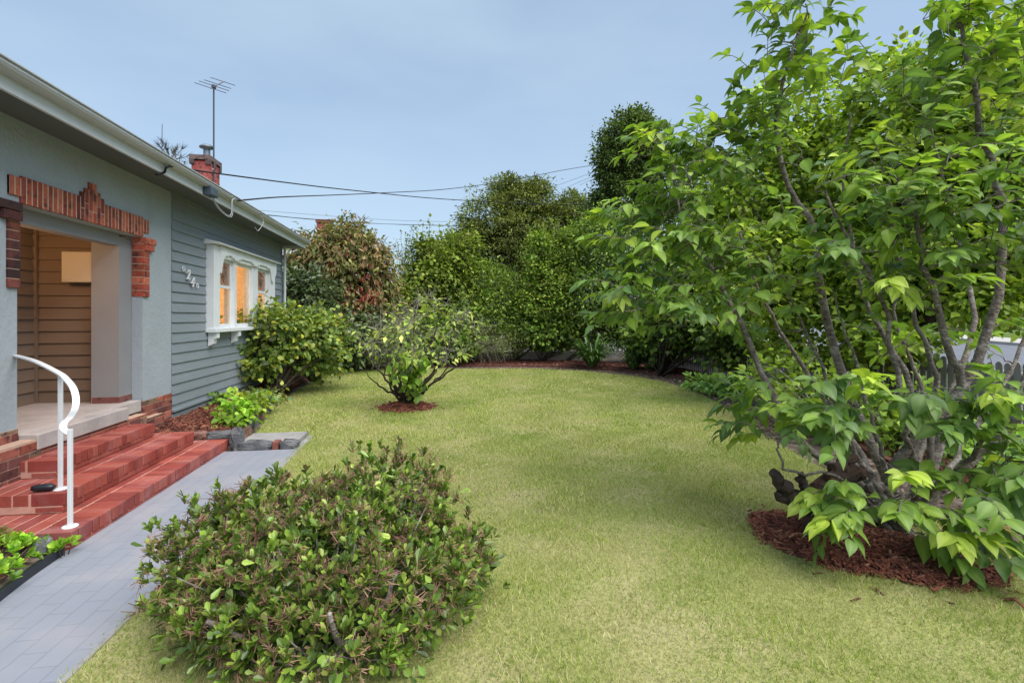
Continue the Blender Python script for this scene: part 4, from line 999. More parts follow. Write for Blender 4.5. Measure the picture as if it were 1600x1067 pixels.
bush('dark_shrub', 'dark leathery shrub against the far house corner', [B(480, 470, 14.6, 48, 46, 1.2), B(500, 520, 14.2, 50, 34, .8), B(455, 455, 14.8, 24, 26, .5), B(560, 530, 15.5, 50, 40, .9)], (-4.0, 14.8, 0), 170, 11, .22, .14, LN, DKG, lmat='leafg', bmat='barkdark', stem_r=.05, nst=24, wid=1.7)
PI = [(.085, .11, .045), (.13, .13, .06), (.17, .12, .085), (.065, .085, .035), (.22, .13, .10), (.12, .14, .05)]
pr = bush('reddish_shrub', 'tall shrub with tan and red tinged drooping leaves beside the neighbour house', [B(530, 410, 16.8, 68, 52, 1.6), B(500, 400, 16.6, 42, 40, .8), B(575, 420, 17.0, 42, 48, .8), B(545, 370, 17, 34, 28, .5), B(590, 460, 16.8, 32, 50, .6), B(540, 470, 16.4, 40, 40, .5)], (-3.5, 17.3, 0), 170, 10, .24, .17, LN, PI, bmat='bark', stem_r=.06, nst=40, droop=.8, trunk=[dp(545, 500, 16.8), dp(545, 440, 16.8)], wid=1.35)
mb = []
P = np.concatenate([dp(540, 478, 16.1) + rng.normal(size=(60, 3)) * (.22, .2, .45), dp(575, 470, 16.2) + rng.normal(size=(40, 3)) * (.2, .2, .45), dp(525, 415, 16.0) + rng.normal(size=(18, 3)) * (.4, .2, .3)])
obj('red_tassel', crown(P, np.tile([0, -.3, -1.], (len(P), 1)), 7, .12, .16, LN, [(.16, .03, .035), (.10, .03, .03), (.24, .05, .06), (.14, .09, .06)], droop=1.6, up=.1, outw=.2), M['leafbg'], pr)
# tall thin upright shrub
root = plant_root('twiggy_shrub', 'tall thin upright twiggy shrub showing sky between stems', 'shrub', (-1.9, 19.2, 0))
mb = MB(); Lf = []
for i in range(30):
    u = 612 + 78 * rng.random(); top = 350 + 45 * rng.random() + abs(u - 645) * .5; p0 = np.array([dp(650, 540, 19)[0] + rng.normal() * .5, 19.2, 0]); p1 = dp(u, top, 18.8 + rng.normal() * .4)
    Q = limb(mb, [p0, p0 * .4 + p1 * .6 + (rng.normal() * .08, 0, 0), p1], .018, .004, 16, .02, 4)
    pp_ = Q[6:][rng.integers(0, 10, 60)] + rng.normal(size=(60, 3)) * .05; Lf.append(pp_)
obj('stem', mb, M['bark'], root)
P = np.concatenate(Lf); n = len(P); obj('foliage', leaves(P, rdir(n) + (0, 0, .6), rdir(n) + (0, 0, .5), .075 * (.6 + .8 * rng.random(n)), RH, pal([(.13, .18, .05), (.18, .24, .06), (.09, .13, .04)], n)), M['leafbg'], root)
YG = [(.10, .155, .032), (.15, .20, .045), (.065, .105, .025), (.20, .24, .06)]
MG = [(.08, .15, .03), (.12, .20, .04), (.05, .10, .02), (.17, .24, .06)]
bush('bright_green_bush', 'bright green broad bush left of the feathery tree', [B(680, 445, 18.6, 46, 40, 1.0), B(705, 420, 18.4, 30, 38, .6), B(725, 392, 18.8, 20, 30, .35), B(665, 405, 18.7, 18, 30, .3), B(655, 470, 18.4, 46, 40, .9), B(720, 470, 18.6, 38, 40, .8)], (-1.2, 19.0, 0), 170, 13, .25, .13, RH, YG, stem_r=.05, nst=20, wid=1.2, shoots=46)
bush('green_filler_shrub', 'mid green shrub mass behind the small bare tree', [B(610, 510, 17.8, 60, 45, 1.2), B(680, 520, 18, 60, 40, 1.2), B(590, 480, 18.2, 40, 40, .7)], (-2.0, 18.4, 0), 150, 12, .26, .12, RH, MG, stem_r=.04, nst=16, shoots=30)
bush('mixed_shrub', 'loose yellow green shrub between the bright bush and the hedge', [B(785, 480, 18.4, 46, 50, 1.2), B(760, 440, 18.8, 34, 32, .6), B(815, 500, 18.2, 34, 36, .7), B(740, 505, 18.0, 34, 36, .7)], (.9, 19.0, 0), 150, 12, .25, .11, RH, MG + YG[:2], stem_r=.04, nst=22, shoots=40)
bush('back_border_shrub', 'low leafy border shrub under the bright green bush at the back', [B(660, 530, 17.2, 60, 26, 1), B(600, 540, 17.0, 46, 26, .8), B(715, 535, 17.3, 34, 22, .6)], (-1.4, 17.6, 0), 110, 11, .2, .11, OV, MG, stem_r=.02, nst=24, shoots=20)
bush('hedge_foot_shrub', 'shady leafy shrub at the foot of the tall climbing hedge', [B(850, 520, 18.0, 44, 24, 1), B(950, 505, 18.0, 40, 30, 1), B(1000, 510, 17.4, 36, 26, .7)], (3.8, 18.2, 0), 100, 11, .2, .11, OV, MG + DKG[:2], stem_r=.02, nst=24, shoots=16)
gs = bush('silvery_shrub', 'low grey green shrub with dry stems in the back bed', [B(757, 530, 17.2, 40, 22, 1), B(800, 535, 17.4, 26, 22, .4)], (.6, 17.6, 0), 110, 14, .18, .06, LN, [(.11, .15, .06), (.15, .19, .09), (.08, .11, .05)], stem_r=.02, nst=30, bmat='bark')
mb = MB()
for i in range(34):
    p0 = np.array([rng.uniform(.2, 2.6), 17.5 + .3 * rng.random(), .05]); limb(mb, [p0, p0 + (rng.normal() * .15, 0, .45), p0 + (rng.normal() * .4, .1 * rng.normal(), .6 + .5 * rng.random())], .013, .005, 7, .02, 4)
obj('dry_stem', mb, mat('dry_stem', (.33, .28, .22), .8), gs)
# dark feathery tree
FT = [(.065, .095, .028), (.09, .125, .035), (.13, .165, .05), (.045, .065, .022), (.17, .19, .07)]
bush('feathery_tree', 'large dark olive tree with feathery layered foliage at the back', [B(770, 345, 26, 50, 42, 1.1), B(815, 315, 26.5, 46, 34, 1.0), B(870, 350, 26.5, 50, 40, 1.2), B(820, 375, 26, 70, 52, 1.6), B(760, 395, 26, 42, 44, .9), B(895, 325, 27, 30, 26, .5), B(735, 410, 26.5, 28, 26, .4), B(790, 290, 26.5, 24, 14, .3), B(735, 375, 26, 30, 30, .5), B(905, 370, 26.5, 36, 34, .6), B(835, 295, 26.5, 26, 14, .3), B(850, 420, 26, 70, 44, 1.2), B(760, 450, 26, 60, 50, 1.0)], (2.6, 26.3, 0), 175, 26, .36, .15, LN, FT, cat='tree', bmat='barkdark', stem_r=.17, nst=50, trunk=[dp(815, 460, 26.2), dp(815, 360, 26.2)], part='crown', stem='trunk', squash=.38, wid=1.3, shell=.55)
bush('distant_tree', 'rounded dark tree just left of the feathery tree', [B(712, 392, 36, 26, 22, 1), B(690, 410, 36, 30, 24, 1)], (-1.5, 36, 0), 150, 16, .5, .22, RH, FT, cat='tree', stem_r=.15, nst=10, trunk=[dp(705, 430, 36)], part='crown', stem='trunk')
# yellow green climbing hedge with trunks
bush('climbing_hedge', 'tall yellow green hedge with twining leaves behind the strap clump', [B(862, 450, 18.2, 38, 52, 1.3), B(850, 400, 18.4, 28, 42, .7), B(885, 400, 18.6, 36, 42, .9), B(835, 480, 18.0, 26, 42, .6), B(880, 480, 18.0, 34, 40, .8), B(865, 520, 18.6, 50, 26, .7)], (2.9, 18.6, 0), 200, 15, .2, .095, RH, YG + MG[:2], stem_r=.06, nst=18, wid=1.3, shoots=46)
bush('leafy_vine_tree', 'mixed dark and light leafy tree between hedge and big tree', [B(935, 380, 18.5, 44, 52, 1.1), B(960, 430, 18, 44, 50, 1.1), B(930, 460, 17.6, 36, 46, .8), B(990, 380, 18.6, 42, 52, .9), B(990, 470, 18, 46, 50, .9), B(1050, 430, 17.5, 50, 60, 1.0), B(960, 510, 18.2, 60, 34, .9)], (4.8, 18.4, 0), 170, 13, .25, .12, LN, MG + DKG[:2] + YG[:1], cat='tree', stem_r=.06, nst=34, trunk=[dp(925, 530, 17.9), dp(935, 470, 17.9), dp(940, 410, 18.2)], part='crown', stem='trunk', bmat='bark', wid=1.5, shoots=40)
DT = [(.045, .08, .025), (.065, .105, .035), (.03, .055, .02), (.095, .13, .045)]
bush('dark_tall_tree', 'tall narrow dark green tree rising above the hedge', [B(985, 235, 23, 44, 60, 1.4), B(960, 250, 22.8, 30, 40, .7), B(1000, 210, 23.2, 26, 40, .6), B(985, 310, 23, 52, 52, 1.3), B(1040, 290, 23.3, 50, 60, 1.0), B(945, 330, 23, 26, 30, .4)], (5.9, 23.3, 0), 230, 18, .26, .13, RH, DT, cat='tree', stem_r=.16, nst=26, trunk=[dp(990, 420, 23.1), dp(988, 260, 23.1)], part='crown', stem='trunk', bmat='barkdark')
KT0 = [(.12, .19, .035), (.17, .25, .05), (.08, .13, .03)]
bush('right_bed_shrub', 'dark leafy shrub in the right bed behind the strap clumps', [B(1030, 520, 15.2, 50, 46, 1), B(1090, 490, 13.8, 50, 60, 1.3), B(1140, 520, 12.6, 44, 44, .8), B(1080, 420, 14.5, 60, 50, 1)], (6.3, 13.6, 0), 150, 12, .2, .12, OV, DKG + MG, bmat='barkdark', stem_r=.05, nst=26)
bush('fence_shrub', 'loose leafy shrub in the right bed in front of the grey pickets', [B(1290, 620, 7.0, 90, 40, 1), B(1400, 640, 6.4, 80, 40, .8), B(1230, 590, 8.0, 60, 34, .7)], (5.3, 5.9, 0), 60, 9, .2, .11, OV, KT0, lmat='leaf', stem_r=.02, nst=30, shell=.5)
def gcover(label, u, v, w_, ru, n):
    c = dp(u, v, w_); bush('ground_cover_plant', label, [((c[0], c[1], .16), (ru, ru * 1.3, .16), 1)], (c[0], c[1], .03), n, 9, .10, .085, OV, [(.13, .22, .07), (.09, .16, .05), (.17, .27, .09)], 'low green plants in the right bed', 'plant', 'leaf', 'bark', .006, 8, .3)
gcover('light green ground cover at the bend of the right bed', 1125, 605, 11.2, .62, 90)
gcover('ground cover in the right bed between the fence and the big tree', 1500, 700, 6.0, .75, 90)
gcover('ground cover at the right edge below the big tree leaves', 1590, 770, 5.1, .5, 60)
# trees over the fence, behind the big tree
KT = [(.12, .19, .03), (.165, .24, .042), (.08, .14, .025), (.22, .275, .055)]
k1 = bush('fence_tree', 'lichen trunked tree with small yellow green leaves by the fence', [B(1180, 300, 10.2, 80, 70, 1.1), B(1290, 280, 9.8, 90, 80, 1.3), B(1240, 400, 9.6, 100, 52, 1.2), B(1150, 400, 10.5, 60, 60, .8), B(1340, 370, 9.4, 80, 70, 1.0), B(1240, 190, 10.2, 70, 60, .7), B(1200, 470, 9.4, 90, 40, .7), B(1330, 470, 9.0, 80, 40, .6), B(1270, 545, 9.3, 90, 22, .4)], (6.4, 9.6, 0), 165, 13, .24, .10, OV, KT, cat='tree', group='trees along the street fence', lmat='leaf', bmat='barkpale', stem_r=.085, nst=44, trunk=[dp(1255, 560, 9.9), dp(1215, 500, 9.9), dp(1240, 430, 9.8)], part='crown', stem='trunk')
mb = MB(); limb(mb, [(6.45, 9.5, 0), dp(1330, 580, 9.4), dp(1312, 520, 9.4), dp(1265, 455, 9.5), dp(1230, 380, 9.6)], .085, .04, 16, .015, 9); obj('trunk', mb, M['barkpale'], k1, True)
bush('fence_tree', 'yellow green small leaved tree at the right edge over the fence', [B(1430, 250, 8.4, 100, 90, 1.2), B(1540, 230, 7.8, 100, 100, 1.3), B(1480, 380, 8, 110, 60, 1.0), B(1400, 150, 8.6, 70, 60, .7), B(1580, 380, 7.6, 80, 70, .9), B(1640, 300, 7.4, 90, 110, 1.0), B(1560, 110, 7.8, 80, 70, .7), B(1420, 440, 8.2, 80, 46, .8), B(1560, 470, 7.6, 90, 36, .7), B(1390, 530, 8.0, 60, 24, .35)], (6.9, 7.0, 0), 165, 13, .21, .10, OV, KT, cat='tree', group='trees along the street fence', lmat='leaf', bmat='barkdark', stem_r=.10, nst=44, trunk=[dp(1420, 560, 8.0), dp(1460, 500, 7.8), dp(1480, 420, 7.9)], part='crown', stem='trunk')
for k, (u, v, w_, ru, rv, lab) in enumerate(((1120, 330, 34, 60, 70, 'grey green street tree beyond the road above the hedge'), (1230, 290, 38, 90, 75, 'broad grey green street tree behind the lichen trunked tree'), (1400, 330, 36, 100, 80, 'tall street tree across the road behind the big tree'), (1560, 330, 34, 90, 90, 'street tree across the road at the right edge'))):
    c = dp(u, v, w_); z0 = float(hz(c[0], c[1])); bush('street_tree', lab, [B(u, v, w_, ru, rv, 1), B(u - ru * .5, v + rv * .5, w_, ru * .6, rv * .6, .6), B(u + ru * .5, v + rv * .55, w_, ru * .6, rv * .55, .6)], (c[0], c[1], z0), 150, 14, .55, .26, RH, [(.10, .12, .06), (.14, .16, .08), (.07, .09, .04), (.16, .19, .07)], cat='tree', group='trees across the street', stem_r=.2, nst=16, trunk=[dp(u, v + rv * .8, w_), dp(u, v + rv * .2, w_)], part='crown', stem='trunk')
for k, (u, w_, lab) in enumerate(((1085, 32, 'clipped hedge beside the parked car across the road'), (1330, 33, 'dark hedge across the road in the middle behind the tree'), (1500, 31, 'low hedge across the road at the right'))):
    c = dp(u, 480, w_); z0 = float(hz(c[0], c[1])); bush('street_hedge', lab, [((c[0] + dx, c[1] + dx * .0, z0 + .9), (1.6, 1.2, 1.0), 1) for dx in (-3, -1, 1, 3)], (c[0], c[1], z0), 70, 13, .35, .2, RH, MG + DT, group='hedges across the street', nst=8, stem_r=.05)
# palm behind the roof
pm = plant_root('palm_tree', 'grey fronded palm showing above the roof behind the house', 'palm tree', tuple(dp(268, 480, 20) * (1, 1, 0)))
ptop = dp(268, 252, 21); mb = MB(); mb.tube([(ptop[0], ptop[1], 0), ptop], [.16, .12], 9); obj('trunk', mb, M['bark'], pm)
V = []
mb = MB()
for i in range(30):
    a = rng.random() * 6.28; e = rng.uniform(-.3, 1.2); d = np.array([math.cos(a) * math.cos(e), math.sin(a) * math.cos(e), math.sin(e)]); L_ = .95 + .3 * rng.random()
    Q = ptop + d * L_ * .55 + rng.normal(size=3) * .05
    for j in range(12):
        q = norm(d + .55 * rng.normal(size=3)); E_ = Q + q * .42 + (0, 0, -.10); s_ = norm(np.cross(q, [0, 0, 1.])) * .018; mb.add([Q - s_, Q + s_, E_ + (0, 0, .02), ], [(0, 1, 2)], (.10, .10, .075))
    mb.tube([ptop, Q], .012, 4, (.10, .10, .075))
obj('frond', mb, M['dry'], pm)

# ================================================================== SMALL TREE IN THE LAWN
def build_tree(limbs, seeds, seed_r, twig_r, spray, root, bmat, jit, mb=None):
    """limbs: list of (points, r0, r1). seeds: spray positions joined to the nearest limb."""
    mb = mb or MB(); allp, allr = [], []
    for pts, r0, r1 in limbs:
        Q = limb(mb, pts, r0, r1, 18, jit, 8); allp.append(Q[4:]); allr.append(np.linspace(r0, r1, 18)[4:])
    allp = np.concatenate(allp); allr = np.concatenate(allr); ends = []
    for s_ in seeds:
        d = np.linalg.norm(allp - s_, axis=1) + np.maximum(0, allp[:, 2] - s_[2]) * .7; i = int(np.argmin(d)); p0 = allp[i]
        mid = (p0 + s_) / 2 + (0, 0, -.06 * np.linalg.norm(s_ - p0)) + rng.normal(size=3) * jit * 3
        Q = limb(mb, [p0, mid, s_], min(allr[i] * .7, twig_r), twig_r * .3, 7, jit * .6, 5); ends.append(Q)
        allp = np.concatenate([allp, Q[2:]]); allr = np.concatenate([allr, np.linspace(min(allr[i] * .7, twig_r), twig_r * .3, 7)[2:]])
    obj('trunk', mb, M[bmat], root, True); return ends
st = plant_root('small_lawn_tree', 'small spreading bare twigged tree with few leaves on the lawn', 'tree', (-.5, 9.45, .1))
sb0 = np.array([-.50, 9.45, .06]); W0 = 9.25
tips = [(585, 545, 9.0), (560, 520, 9.3), (610, 490, 9.5), (650, 475, 9.3), (690, 480, 9.6), (730, 490, 9.2), (755, 520, 9.3), (690, 560, 8.8), (720, 545, 9.0), (640, 520, 8.7), (600, 560, 8.8), (665, 500, 9.9), (590, 500, 9.9), (565, 575, 9.0), (735, 470, 9.5)]
lims = []
for u, v, w_ in tips:
    e = dp(u, v, w_); m1 = sb0 + (e - sb0) * np.array([.40, .40, .30]) + (0, 0, .03); m2 = sb0 + (e - sb0) * np.array([.72, .72, .62])
    lims.append(([sb0 + rng.normal(size=3) * (.05, .05, 0), m1, m2, e],   .026, .005))
P, D = clumps([(dp(655, 515, W0), (1.2, .95, .55), 1), (dp(605, 560, W0), (.5, .5, .28), .12), (dp(690, 555, W0 - .3), (.55, .4, .25), .12)], 82, .45)
ends = build_tree(lims, P, 0, .011, None, st, 'barkdark', .016)
mb = MB()                                  # fine bare twigs
for Q in ends:
    for j in range(5):
        p0 = Q[rng.integers(2, 7)]; d = norm(rdir(1)[0] + (0, 0, .35)); limb(mb, [p0, p0 + d * .12 + rng.normal(size=3) * .02, p0 + d * (.22 + .26 * rng.random())], .0035, .0015, 5, .008, 4)
obj('twig', mb, mat('grey_twig', (.26, .235, .215), .85), st)
SL = [(.12, .17, .05), (.19, .26, .07), (.10, .15, .045), (.25, .28, .10)]
tp = np.array([Q[-1] for Q in ends] + [Q[4] for Q in ends[::3]]); dd = norm(tp - dp(655, 560, W0))
lv = crown(tp, dd, 3.6, .15, .12, LN, [tuple(1.25 * q for q in k_) for k_ in SL], droop=.55, up=.9, squash=.35, wid=1.7)
sk = dp(640, 585, 9.0) + rng.normal(size=(28, 3)) * (.13, .12, .2); lv2 = crown(sk, norm(rng.normal(size=(28, 3)) + (0, 0, .5)), 7, .1, .13, OV, [(.08, .15, .025), (.11, .20, .03), (.05, .10, .02), (.17, .27, .05)], droop=.8)
obj('foliage', merge(lv, lv2), M['leaf'], st)

# ================================================================== FOREGROUND SHRUB
fs_ = plant_root('hawthorn_shrub', 'low glossy shrub with leaf rosettes and dry brown flower stalks in the foreground', 'shrub', (-.55, 2.75, 0))
def BW(u, v, w_, rx, ry, rz, wt): return (dp(505 + (u - 505) * .95, v + 8, w_), (rx * .94, ry * .94, rz * .95), wt)
SB = [BW(505, 905, 2.80, .66, .50, .44, 2.2), BW(345, 880, 2.85, .34, .36, .34, .9), BW(420, 830, 3.05, .42, .36, .28, .9), BW(600, 795, 3.2, .42, .36, .32, 1.1), BW(690, 900, 2.95, .34, .34, .34, .9), BW(420, 970, 2.55, .40, .32, .30, .9), BW(600, 960, 2.6, .40, .30, .32, .9), BW(500, 1040, 2.35, .46, .26, .26, .9), BW(360, 990, 2.5, .26, .26, .28, .6)]
P, D = clumps(SB, 310, .86, .12)
def depth_in(P, blobs):
    v = np.full(len(P), 9.)
    for c_, r_, _ in blobs: v = np.minimum(v, np.linalg.norm((P - c_) / np.array(r_), axis=1))
    return v
k = (depth_in(P, SB) > .72) & (P[:, 2] > .10); P, D = P[k], D[k]
P = P + rng.normal(size=P.shape) * .025
D = norm(D + np.array([0, 0, 1.5]) + .3 * rng.normal(size=D.shape))
HC = [(.055, .10, .022), (.085, .145, .03), (.15, .22, .045), (.035, .065, .018), (.20, .25, .06), (.10, .075, .045)]
lv = rosettes(P, D, 10, .049, OB, HC, (.2, 1.0), .05, (.26, .30, .20, .12, .07, .05))
Pi, Di = clumps(SB, 170, .4, 0); k = Pi[:, 2] > .06
lvi = crown(Pi[k], Di[k], 5, .08, .058, OB, HC[:4], up=.7)
obj('foliage', merge(lv, lvi), M['leafg'], fs_)
mb = MB(); hub = [np.array([-.62, 2.62, .0]), np.array([-.45, 2.66, .0]), np.array([-.75, 2.85, 0]), np.array([-.50, 2.85, 0])]
tg = P[rng.choice(len(P), 130, replace=False)]
for q in tg:
    h = hub[rng.integers(4)]; m_ = h * .5 + q * .5 + (0, 0, -.06) + rng.normal(size=3) * .03; limb(mb, [h, h * .75 + q * .25 + (0, 0, .03), m_, q], .013, .003, 10, .008, 5)
for a, b, c_ in (((-.45, 2.66, 0), (-.30, 2.50, .16), (-.18, 2.52, .42)), ((-.62, 2.72, 0), (-.78, 2.50, .14), (-1.0, 2.45, .3)), ((-.5, 2.66, 0), (-.42, 2.44, .12), (-.46, 2.36, .34)), ((-.6, 2.72, 0), (-.62, 2.46, .1), (-.72, 2.36, .22)), ((-.5, 2.7, 0), (-.2, 2.62, .05), (.05, 2.6, .09))):
    limb(mb, [a, b, c_], .027, .010, 12, .010, 8)
obj('branch', mb, M['bark'], fs_, True)
mb = MB(); sel = rng.choice(len(P), 600, replace=False); DC = [(.22, .12, .085), (.28, .16, .11), (.17, .09, .07), (.33, .20, .13)]
for i in sel:
    b_, d = P[i], D[i]; cc = np.array(DC[rng.integers(4)])
    for j in range(6):
        q = norm(d + .5 * rng.normal(size=3)); e = b_ + q * (.05 + .04 * rng.random()); mb.tube([b_ + d * .015, e], .0016, 3, cc, False)
        for _ in range(3): mb.tube([b_ + d * .015 + (e - b_) * .6, e + .018 * rng.normal(size=3)], .0018, 3, cc, False)
obj('flower_stalk', mb, M['dry'], fs_)

# ================================================================== BIG TREE ON THE RIGHT
bt = plant_root('big_leafy_tree', 'large multi stemmed tree with broad drooping green leaves on the right', 'tree', (3.42, 3.5, .05))
r0 = np.array([3.40, 3.52, .0])
LM = [
 ([dp(1385, 815, 4.05), dp(1347, 756, 4.0), dp(1240, 678, 4.1), dp(1181, 561, 4.3), dp(1130, 449, 4.4), dp(1060, 330, 4.4), dp(1045, 215, 4.4)], 0.0396, 0.0096),
 ([dp(1410, 810, 4.15), dp(1391, 742, 4.0), dp(1435, 675, 3.95), dp(1503, 596, 3.9), dp(1474, 542, 3.85), dp(1456, 440, 3.8), dp(1438, 380, 3.8), dp(1416, 300, 3.8)], 0.0468, 0.0112),
 ([dp(1400, 800, 4.3), dp(1340, 650, 4.5), dp(1290, 500, 4.6), dp(1272, 363, 4.6), dp(1237, 302, 4.6), dp(1215, 210, 4.55), dp(1221, 131, 4.5), dp(1262, 20, 4.5)], 0.0432, 0.0096),
 ([dp(1430, 740, 4.0), dp(1420, 670, 3.9), dp(1391, 557, 3.9), dp(1381, 469, 3.9), dp(1330, 380, 3.9), dp(1290, 300, 3.9)], 0.0259, 0.0080),
 ([dp(1435, 800, 4.2), dp(1490, 640, 4.3), dp(1560, 480, 4.3), dp(1569, 337, 4.3), dp(1540, 240, 4.2), dp(1517, 109, 4.2), dp(1490, 20, 4.2)], 0.0446, 0.0128),
 ([dp(1430, 805, 4.1), dp(1540, 700, 3.9), dp(1640, 600, 3.7), dp(1720, 430, 3.7), dp(1730, 250, 3.8)], 0.0396, 0.0096),
 ([dp(1390, 800, 4.0), dp(1310, 745, 3.75), dp(1230, 735, 3.6), dp(1215, 690, 3.6)], 0.0144, 0.0064),
 ([dp(1440, 800, 4.3), dp(1480, 650, 4.9), dp(1520, 480, 5.3), dp(1480, 300, 5.4), dp(1440, 150, 5.2)], 0.0396, 0.0096),
 ([dp(1400, 800, 4.3), dp(1300, 640, 5.0), dp(1200, 480, 5.3), dp(1150, 350, 5.2)], 0.0324, 0.0080),
 ([dp(1420, 800, 4.0), dp(1500, 730, 3.7), dp(1570, 640, 3.4), dp(1620, 560, 3.3)], 0.0252, 0.0080),
 ([dp(1420, 800, 4.2), dp(1330, 700, 4.3), dp(1280, 560, 4.5), dp(1200, 400, 4.7)], .028, .007),
 ([dp(1430, 790, 4.3), dp(1420, 600, 4.6), dp(1350, 470, 4.8), dp(1320, 300, 4.9), dp(1330, 180, 4.8)], .032, .007),
 ([dp(1440, 790, 4.4), dp(1500, 700, 4.7), dp(1590, 560, 4.9), dp(1610, 420, 4.9)], .034, .008),
 ([dp(1400, 790, 4.1), dp(1370, 680, 4.0), dp(1335, 560, 4.1), dp(1300, 450, 4.2)], .020, .005),
 ([dp(1430, 780, 4.2), dp(1460, 640, 4.1), dp(1440, 520, 4.2), dp(1400, 380, 4.3), dp(1390, 220, 4.4)], .028, .006),
 ([dp(1420, 800, 4.4), dp(1450, 640, 5.0), dp(1400, 500, 5.2), dp(1420, 360, 5.2)], .030, .007),
]
def EL(u, v, w_, ru, rv, rd, n): return (dp(u, v, w_), (ru * w_ / F, rd, rv * w_ / F), n)
SE = [EL(1495, 25, 4.2, 50, 40, .2, 8), EL(1265, 20, 4.5, 40, 40, .2, 6), EL(1050, 260, 4.4, 75, 75, .3, 24), EL(1025, 360, 4.4, 100, 75, .35, 32), EL(1035, 470, 4.3, 100, 65, .35, 32), EL(1140, 420, 4.5, 80, 80, .4, 22), EL(1130, 250, 4.6, 70, 60, .4, 14), EL(1230, 110, 4.5, 75, 110, .35, 26), EL(1180, 230, 4.5, 80, 90, .4, 18), EL(1130, 330, 4.6, 70, 80, .4, 14),
      EL(1400, 180, 4.3, 110, 140, .6, 26), EL(1520, 130, 4.2, 100, 130, .5, 34), EL(1330, 340, 4.0, 130, 90, .5, 30), EL(1490, 330, 3.8, 130, 90, .5, 32), EL(1590, 380, 3.6, 80, 110, .4, 20),
      EL(1380, 430, 3.9, 140, 50, .5, 20), EL(1200, 470, 4.4, 90, 70, .4, 14), EL(1310, 640, 3.55, 80, 45, .25, 13), EL(1200, 640, 4.0, 60, 50, .3, 14), EL(1300, 788, 3.4, 62, 22, .2, 10), EL(1500, 770, 3.3, 110, 50, .3, 18),
      EL(1520, 640, 3.4, 90, 45, .3, 12), EL(1590, 690, 3.2, 60, 80, .3, 14), EL(1340, 540, 4.8, 130, 50, .5, 8), EL(1540, 540, 4.6, 90, 70, .5, 7), EL(1480, 830, 3.25, 80, 35, .2, 9), EL(1600, 120, 4.4, 90, 120, .5, 18)]
seeds = []
for c_, r_, n in SE: n = int(n * 1.12); seeds.append(c_ + rdir(n) * np.array(r_) * (rng.random((n, 1)) ** .45))
seeds = np.concatenate(seeds); seeds = seeds[seeds[:, 2] > .14]
order = np.argsort(np.linalg.norm(seeds - r0, axis=1)); seeds = seeds[order]
ends = build_tree(LM, seeds, 0, .011, None, bt, 'bark', .012)
mb = MB(); cen = dp(1380, 480, 4.3); pos, tip, nr, sz, col = [], [], [], [], []
BL = [(.08, .145, .04), (.115, .19, .042), (.055, .105, .042), (.17, .265, .045), (.26, .345, .055)]
for Q in ends:
    e = Q[-1]; d = norm(Q[-1] - Q[3] + .5 * (e - cen) * np.array([.25, .25, .1]) + rng.normal(size=3) * .12); d = norm(d * np.array([1, 1, .6]) + (0, 0, .12))
    ln = .16 + .20 * rng.random(); nl = rng.integers(7, 12); tone = np.array(BL[rng.choice(5, p=(.28, .28, .20, .14, .10))])
    tw = spline([e, e + d * ln * .55 + (0, 0, .02), e + d * ln + (0, 0, -.03)], 8); mb.tube(tw, np.linspace(.0045, .0018, 8), 4)
    sd_ = norm(np.cross(d, [0, 0, 1.]))
    for j in range(nl):
        t = (j + .5) / nl; p0 = tw[min(7, int(t * 8))]; s_ = 1 if j % 2 else -1
        o_ = norm(sd_ * s_ * (.9 - .5 * t) + d * (.35 + .8 * t) + (0, 0, -.30 - .45 * rng.random()) + rng.normal(size=3) * .22)
        st_ = p0 + norm(o_ + (0, 0, .35)) * .022; mb.tube([p0, st_], .0014, 3, cap=False)
        pos.append(st_); tip.append(o_); nr.append(norm(np.array([0, 0, 1.]) * .9 + d * .35 + rng.normal(size=3) * .28)); sz.append((.095 + .075 * rng.random()) * (.8 + .25 * math.sin(math.pi * min(1, t + .2))))
        col.append((tone * .65 + np.array(BL[rng.integers(4)]) * .35) * (1 + .13 * rng.normal()))
        if False: col[-1] = np.array([.38, .22, .03])
obj('twig', mb, M['bark'], bt)
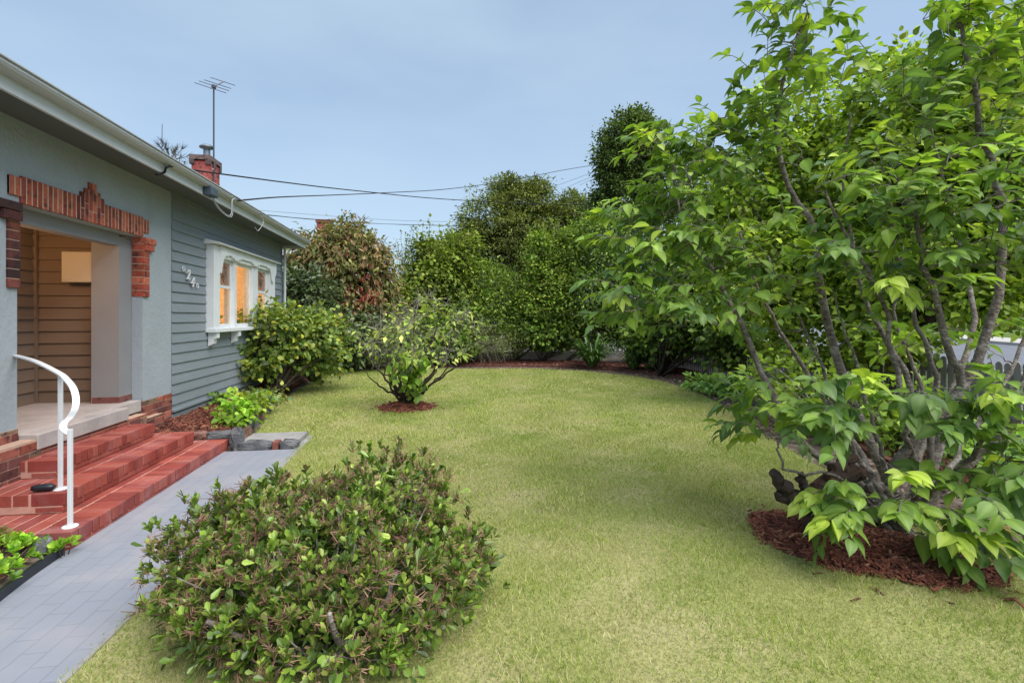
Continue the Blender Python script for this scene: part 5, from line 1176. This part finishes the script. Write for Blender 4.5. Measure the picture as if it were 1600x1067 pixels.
# a finer leaf with a curled blade, veins pressed into it and a drawn out tip
def big_leaf():
    rows = [(0, .02), (.08, .20), (.2, .34), (.36, .405), (.52, .37), (.68, .27), (.82, .14), (.91, .055), (1.0, .0)]
    V, T = [], []
    for t, hw in rows:
        zc = .05 * math.sin(t * 3) - .20 * t * t
        for s_ in (-1, -.5, 0, .5, 1): V.append((s_ * hw, t - .05 * abs(s_) * (1 - t), zc + .16 * hw * abs(s_) - (.0 if s_ else .012)))
    for i in range(len(rows) - 1):
        for k in range(4): a = i * 5 + k; T += [(a, a + 1, a + 6), (a, a + 6, a + 5)]
    return np.array(V), np.array(T)
BLF = big_leaf()
lvb = leaves(np.array(pos), np.array(tip), np.array(nr), np.array(sz), BLF, np.array(col) * FOL * np.array([.95, .96, 1.0]), .58 + .26 * rng.random(len(pos)))
rib = np.tile(np.arange(len(BLF[0])) % 5 == 2, len(pos)); lvb[2][rib] *= np.array([1.35, 1.25, 1.3])
obj('foliage', lvb, M['leaf'], bt, True)

# charred stump and old root at the foot of the big tree
sp = thing('charred_stump', 'gnarled red brown and black stump at the edge of the bark mulch', 'stump', tuple(dp(1260, 800, 3.72)))
mb = MB(); b_ = dp(1275, 800, 3.75); b_[2] = .02
limb(mb, [b_, dp(1290, 765, 3.78), dp(1330, 740, 3.95), dp(1340, 738, 4.0)], .095, .05, 14, .018, 12); limb(mb, [b_ + (.1, .1, 0), dp(1300, 745, 3.8), dp(1335, 715, 4.05)], .07, .035, 12, .018, 10)
obj('stump_body', mb, M['stump'], sp)
mb = MB(); limb(mb, [dp(1265, 790, 3.72), dp(1238, 775, 3.7), dp(1222, 755, 3.68), dp(1207, 737, 3.66)], .075, .032, 12, .012, 10); limb(mb, [dp(1262, 780, 3.72), dp(1255, 755, 3.7), dp(1250, 738, 3.7)], .045, .022, 8, .01, 8); limb(mb, [dp(1245, 785, 3.72), dp(1220, 778, 3.7), dp(1212, 768, 3.7)], .04, .02, 8, .01, 8)
obj('broken_branch', mb, M['barkdark'], sp)
mb = MB()
for i in range(26):
    a = rng.random() * 6.28; p0 = np.array([3.40 + .22 * math.cos(a), 3.5 + .22 * math.sin(a), .02]); limb(mb, [np.array([3.40, 3.52, .28]) + rng.normal(size=3) * .06, p0 * .5 + np.array([1.7, 1.76, .09]) + rng.normal(size=3) * .04, p0], .035, .02, 8, .012, 7)
obj('root_flare', mb, M['bark'], bt, True)
# loose red brick on the soil at the right
mb = MB(); mb.cbox((-.11, -.055, 0), (.11, .055, .06), .005, (.30, .11, .09)); o = tag(obj('paving_brick', mb, M['brick']), 'loose red brick lying on bare soil under the leaves at right', 'brick'); c = dp(1565, 830, 3.94); o.location = (c[0], c[1], -.03); o.rotation_euler = (0, .03, .5)
